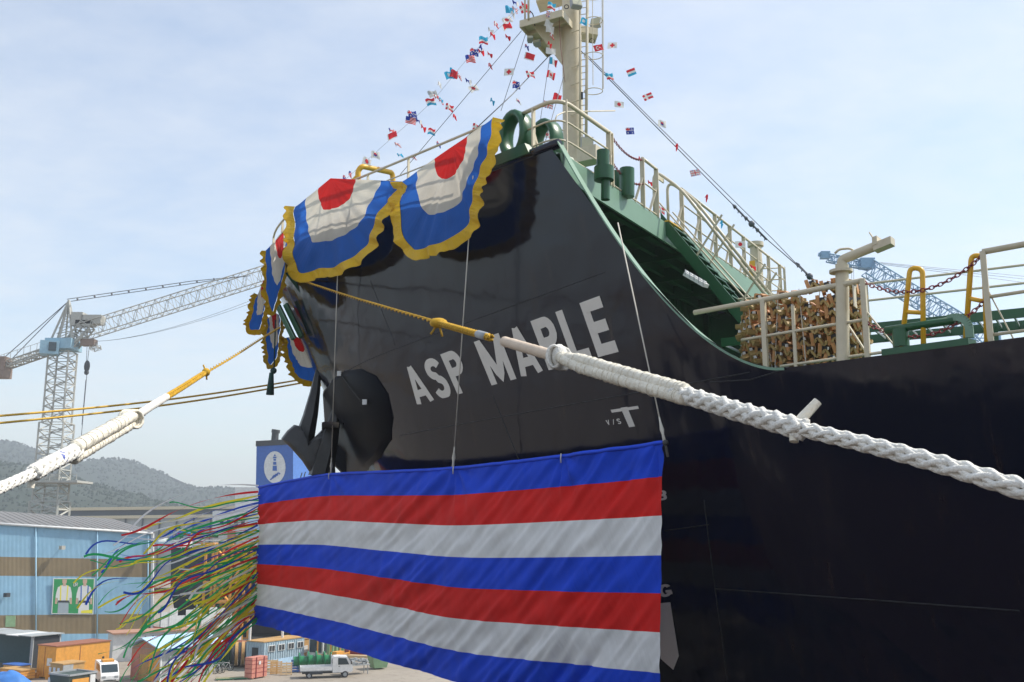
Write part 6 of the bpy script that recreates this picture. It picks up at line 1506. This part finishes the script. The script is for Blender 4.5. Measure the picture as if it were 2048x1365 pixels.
for x in (-1.9, -1.3, -.7):
    for z in (1.5, .6): panel(f, r, 'y', x, x + .3, z, z + .4, 'notice', 'y_white', .02, .02)
f, r = thing('skip', 130, 1400, 'dark green skip holding boards in front of the van', 'skip')
g = MB(); b4 = [(-2.1, .3), (0, .3), (0, 2.4), (-2.1, 2.4)]; t4 = [(-2.4, 0), (.3, 0), (.3, 2.7), (-2.4, 2.7)]
g.hexa([f(x, y, .2) for x, y in b4] + [f(x, y, 1.9) for x, y in t4]); g.build('tub', M['y_skip'], r)
g = MB()
for (a, b_) in zip(t4, t4[1:] + t4[:1]): g.bar(f(*a, 1.95), f(*b_, 1.95), .14, .14)
g.build('rim', M['lamp_grey'], r); g = MB(); f.box(g, .3, .38, .3, 1.9, .3, 1.6); g.build('board', M['y_orange'], r); g = MB(); f.box(g, .3, .42, 2.0, 2.5, .3, 1.8); g.build('white_panel', M['y_white'], r)
f, r = thing('carport', 60, 1345, 'dark open carport with a sagging sheet roof at the far left', 'shed')
for (x, y) in ((0, 0), (-7, 0), (0, 3)): g = MB(); g.bar(f(x, y, 0), f(x, y, 3.4), .25, .25); g.build('post', M['y_grey'], r)
g = MB(); f.box(g, -12, .1, 2.9, 3.0, 0, 3.4); g.build('back_wall', M['y_teal'], r); g = MB(); f.box(g, -.02, .1, .1, 3, 0, 3.3); g.build('side_wall', M['y_dark'], r)  # side wall coloured dark to imitate the shade on it
for i in range(6): g = MB(); x0 = -12.2 + i*2.1; f.box(g, x0, x0 + 2.08, -.5, 3.3, 3.42 + .05*(i % 2), 3.5 + .05*(i % 2)); g.build('roof_sheet', M['y_white'] if i == 4 else M['y_grey'], r)
for i, (u, v, w_, d_, h_, mt, lb) in enumerate(((36, 1352, 2.5, 1.2, .9, 'y_tan', 'low tan crate with a dark lid in front of the carport'), (40, 1363, 3.2, 1.5, .9, 'y_orange', 'long orange-tan crate behind the blue tarpaulin'))):
    f, r = cont('crate', u, v, w_, d_, h_, lb, 'crate', mt, 'y_blue' if i == 0 else 'y_tan')
    for z in (.35, .6): g = MB(); f.box(g, -w_ - .01, .015, -.015, d_ + .01, z, z + .03); g.build('board_joint', M['y_rustroof'], r)
g = MB(); tO = gp(14, 1392)
g.grid(24, 16, lambda a, b_: tO + azv(121)*((a-.5)*5.5) + azv(31)*((b_-.5)*3.5) + UPV*(1.9*max(0, math.sin(a*math.pi)*math.sin(b_*math.pi))**.5*(1 + .25*mnoise.noise(Vector((a*6, b_*5, 0)))) + .05))
tag(g.build('tarpaulin', M['y_tarp'], smooth=True, fixn=False), 'crumpled blue tarpaulin heap at the bottom left corner', 'tarpaulin')
# low white office row
O = gp(70, 1345) + azv(31)*9; f = Fr(0, 0, 58, O=O); r = empty('office_row', O, 'low white prefabricated office row under the blue warehouse', 'building')
ey_ = azv(58); LN = 11.5
g = MB(); f.box(g, -3.0, 0, 0, LN, 0, 2.9); g.build('wall', M['y_white'], r); g = MB(); f.box(g, -3.3, .35, -.2, LN + .2, 2.9, 3.05); g.build('roof', M['y_brick'], r)
g = MB(); f.box(g, .0, 1.0, 2.2, 6.6, 2.45, 2.52); g.build('awning', M['y_grey'], r)
for i in range(6): g = MB(); g.bar(f(.05, 2.4 + i*.8, 2.45), f(.9, 2.4 + i*.8, 2.62), .06, .06); g.build('awning_bracket', M['y_dark'], r)
for (y0, y1, z0, z1) in ((3.0, 3.9, .9, 1.9), (5.0, 5.9, .3, 2.1), (7.3, 8.6, .5, 2.1), (9.2, 10.0, 1.0, 1.9), (10.3, 11.1, 1.0, 1.9)):
    w0 = panel(f, r, 'x', y0, y1, z0, z1, 'window', 'y_white', .04, .06); panel(f, w0, 'x', y0 + .1, (y0+y1)/2 - .04, z0 + .1, z1 - .1, 'pane', 'glass', .10, .02); panel(f, w0, 'x', (y0+y1)/2 + .04, y1 - .1, z0 + .1, z1 - .1, 'pane', 'glass', .10, .02)
# shed with light blue roof
f, r = thing('shed', 318, 1366, 'site shed with pale blue pitched roof, orange sheets and a white window', 'shed')
g = MB(); f.box(g, -4.0, 0, 0, 6.5, 0, 3.0); g.build('wall', M['y_grey'], r)
for i, (x0, x1, mt) in enumerate(((-4.0, -2.9, 'y_pink'), (-2.85, -1.6, 'y_tan'), (-1.55, -.05, 'y_orange'))): panel(f, r, 'y', x0, x1, .05, 2.4, 'sheet_panel', mt, .03, .04)
panel(f, r, 'y', -4.0, 0, 2.4, 2.95, 'fascia_panel', 'y_brick', .03, .04)
w0 = panel(f, r, 'x', 1.0, 4.6, 1.0, 2.3, 'window', 'y_white', .03); 
g = MB(); f.box(g, -.05, .08, -.03, 0.12, 0, 3); g.build('corner_post', M['y_white'], r)
for x0, x1 in ((-4.6, -1.9), (.7, -2.0)):
    g = MB(); g.hexa([f(x0, -.7, 3.0), f(x1, -.7, 3.9), f(x1, 7.2, 3.9), f(x0, 7.2, 3.0), f(x0, -.7, 3.1), f(x1, -.7, 4.0), f(x1, 7.2, 4.0), f(x0, 7.2, 3.1)]); g.build('roof_slope', M['y_lblue'], r)
g = MB(); g.poly([f(-4, -.02, 3.0), f(0, -.02, 3.0), f(-1.95, -.02, 3.85)]); g.build('gable', M['y_brick'], r, fixn=False)
f, r = cont('shed', 372, 1346, 3.0, 6.5, 3.1, 'dark green corrugated hut behind the blue-roofed shed', 'shed', 'y_green', 'y_green', .5)
# white sheet fence
f, r = thing('sheet_fence', 318, 1300, 'off-white corrugated sheet fence below the orange scaffold', 'fence', 50)
for i in range(9):
    g = MB(); y0 = i*1.0; h_ = 4.3 + .5*math.sin(i*2.2); x = .08*(i % 2)
    for k in range(4): f.box(g, x - .03*(k % 2), x + .04, y0 + k*.25, y0 + k*.25 + .235, .1, h_)
    g.build('sheet', M['y_white'], r)
for y in (0, 4.4, 8.8): g = MB(); g.bar(f(-.1, y, 0), f(-.1, y, 5.0), .15, .15); g.build('post', M['y_grey'], r)
# cable drum / hose reel, pallet rack, cabin, junk
f, r = thing('hose_drum', 462, 1334, 'brown and black striped hose drum behind the bicycles', 'drum')
for i in range(7):
    P = f.O + azv(75)*(i*.33) + UPV*1.25; g = MB(); g.cyl(P, P + azv(75)*.3, 1.25 if i % 2 else 1.18, n=22); g.build('coil', M['y_tan' if i % 2 else 'y_dark'], r, auto=40)
for d in (-.1, 2.35): P = f.O + azv(75)*d + UPV*1.25; g = MB(); g.cyl(P, P + azv(75)*.08, 1.0, n=18); g.build('end_plate', M['y_skip'], r, auto=40)
f, r = cont('container', 600, 1326, 2.4, 3.6, 2.4, 'tan container with papers on its side behind the flanged pipes', 'container', 'y_tan', 'y_tan')
for y in (.5, 1.6, 2.6): panel(f, r, 'x', y, y + .6, 1.0, 1.7, 'notice', 'y_white', .02, .02)
f, r = cont('gate_cabin', 645, 1330, 2.0, 2.6, 2.9, 'glazed gate cabin with a flat white roof and orange base', 'cabin', 'y_white', 'y_white')
panel(f, r, 'x', .2, 2.4, 1.2, 2.5, 'window', 'glass', .03); panel(f, r, 'y', -1.8, -.2, 1.2, 2.5, 'window', 'glass', .03); panel(f, r, 'x', .0, 2.6, .12, 1.0, 'orange_base', 'y_orange', .02)
f, r = thing('gas_cage', 660, 1336, 'orange steel cage of pale bottles right of the gate cabin', 'cage')
for (x, y) in ((0, 0), (-1.8, 0), (0, 3), (-1.8, 3), (0, 1.5)): g = MB(); g.bar(f(x, y, 0), f(x, y, 2.9), .12, .12); g.build('upright', M['y_orange'], r)
for z in (.5, 1.2, 2.85):
    for (a, b_) in (((0, 0), (0, 3)), ((0, 0), (-1.8, 0))): g = MB(); g.bar(f(*a, z), f(*b_, z), .12, .12); g.build('cross_rail', M['y_orange'], r)
for i in range(5): g = MB(); g.cyl(f(-.6, .4 + i*.55, .1), f(-.6, .4 + i*.55, 2.4), .22, n=10); g.build('gas_bottle', M['y_lgreen'], r, auto=40)
f, r = cont('panel_board', 672, 1344, .6, 1.2, 1.9, 'orange site board standing between truck cab and scrap table', 'board', 'y_orange')
g = MB(); mO = gp(692, 1322); g.cyl(mO + UPV*1.2, mO + azv(70)*3.0 + UPV*1.0, .95, .6, 14); tag(g.build('vessel_shell', M['y_maroon'], auto=40), 'maroon tapered steel shell lying behind the scrap table', 'drum')
g = MB(); mO = gp(688, 1330); g.bar(mO + UPV*.9, mO + azv(75)*3.2 + UPV*.7, .9, .25); g.bar(mO + UPV*.5, mO + azv(75)*3.0 + UPV*.35, .9, .12); tag(g.build('timber_stack', M['y_wood']), 'pale timber stack under the maroon shell', 'timber')
f, r = thing('scrap_table', 690, 1352, 'steel trestle table piled with grey scrap right of the truck', 'table', 60)
g = MB(); f.box(g, -1.2, 0, 0, 2.6, .85, .95); g.build('table_top', M['y_grey'], r)
for (x, y) in ((-.1, .1), (-.1, 2.4), (-1.1, .1), (-1.1, 2.4)): g = MB(); g.bar(f(x, y, 0), f(x, y, .85), .08, .08); g.build('leg', M['lamp_grey'], r)
g = MB()
for i in range(40): g.box(f(-rg.uniform(.1, 1.1), rg.uniform(.1, 2.5), .98 + rg.uniform(0, .45)), (rg.uniform(.1, .6), rg.uniform(.05, .3), rg.uniform(.05, .2)), rg.random()*3)
tag(g.build('scrap', M['lamp_grey'], r), kind='stuff')
f, r = thing('skip', 745, 1341, 'pale green tapered skip at the right under the banner', 'skip', 60)
g = MB(); g.hexa([f(x, y, .15) for x, y in ((-1.4, .25), (-.1, .25), (-.1, 1.6), (-1.4, 1.6))] + [f(x, y, 1.35) for x, y in ((-1.6, 0), (.1, 0), (.1, 1.9), (-1.6, 1.9))]); g.build('tub', M['y_lgreen'], r)
g = MB(); f.box(g, -1.65, .15, -.05, 1.95, 1.35, 1.43); g.build('rim', M['y_lgreen'], r)
f, r = thing('timber_mat', 432, 1362, 'green-topped timber mat lying flat left of the salmon crates', 'pallet', 70)
for i in range(6): g = MB(); f.box(g, -1.1 + i*.2, -1.1 + i*.2 + .17, 0, 3.2, .06, .14); g.build('plank', M['y_green' if i % 2 else 'y_wood'], r)
for y in (.2, 1.5, 2.8): g = MB(); f.box(g, -1.1, .1, y, y + .12, 0, .06); g.build('bearer', M['y_wood'], r)
# bicycles parked by the green hut
def bicycle(P, a, lab):
    r = empty('bicycle', P, lab, 'bicycle', 'bicycles parked by the green hut'); d = azv(a)
    for x in (-.5, .5):
        c = P + d*x + UPV*.33; g = MB(); g.tube([c + d*.32*math.cos(t_) + UPV*.32*math.sin(t_) for t_ in [2*math.pi*i/14 for i in range(14)]], .035, 5, close=True); w0 = g.build('wheel', M['y_tyre'], r)
        g = MB(); [g.tube([c, c + d*.31*math.cos(t_) + UPV*.31*math.sin(t_)], .012, 3) for t_ in [math.pi*i/3 for i in range(6)]]; g.build('spokes', M['lamp_grey'], w0)
    g = MB(); A = P - d*.5 + UPV*.33; B_ = P + d*.5 + UPV*.33; C = P - d*.05 + UPV*.3; S_ = P - d*.18 + UPV*.8; H_ = P + d*.36 + UPV*.85
    for a_, b_ in ((A, C), (C, S_), (S_, A), (S_, H_), (H_, C), (H_, B_)): g.tube([a_, b_], .025, 5)
    g.build('frame', M[rg.choice(['lamp_grey', 'y_white', 'y_blue'])], r)
    g = MB(); g.box(S_ + UPV*.08, (.14, .26, .06), -R(a)); g.build('saddle', M['y_dark'], r); g = MB(); sd2 = azv(a + 90); g.tube([H_ + UPV*.12 - sd2*.27, H_ + UPV*.15, H_ + UPV*.12 + sd2*.27], .02, 5); g.build('handlebar', M['lamp_grey'], r)
for i, (u, v, lb) in enumerate(((397, 1352, 'leftmost bicycle of the parked row'), (408, 1350, 'second bicycle from the left in the parked row'), (419, 1349, 'third bicycle from the left, before the green hut corner'), (430, 1347, 'third bicycle from the right, nearest the striped hose drum'), (440, 1345, 'second bicycle from the right in the parked row'), (450, 1343, 'rightmost bicycle of the parked row'))): bicycle(gp(u, v), 100 + 35*math.sin(i*2.1), lb)
for i in range(14):
    u, v = rg.uniform(330, 490), rg.uniform(1288, 1318); P = gp(u, v); r = None; g = MB(); k = rg.random()
    if k < .6: g.box(P + UPV*.7, (rg.uniform(1, 3), rg.uniform(.8, 2), 1.4), rg.random()*3); g.box(P + UPV*1.45, (rg.uniform(.6, 1), .6, .2), rg.random())
    else: g.cyl(P + UPV*.5, P + azv(80)*rg.uniform(2, 5) + UPV*.5, .4, n=10)
    mt, cn = rg.choice([('y_tan', 'tan'), ('y_orange', 'orange'), ('y_grey', 'grey'), ('y_white', 'white'), ('y_rustroof', 'rust-red')])
    tag(g.build('steel_part', M[mt], auto=40), f'{cn} {"crated part" if k < .6 else "pipe length"} in the clutter under the orange scaffold', 'steel part', 'clutter under the scaffold')
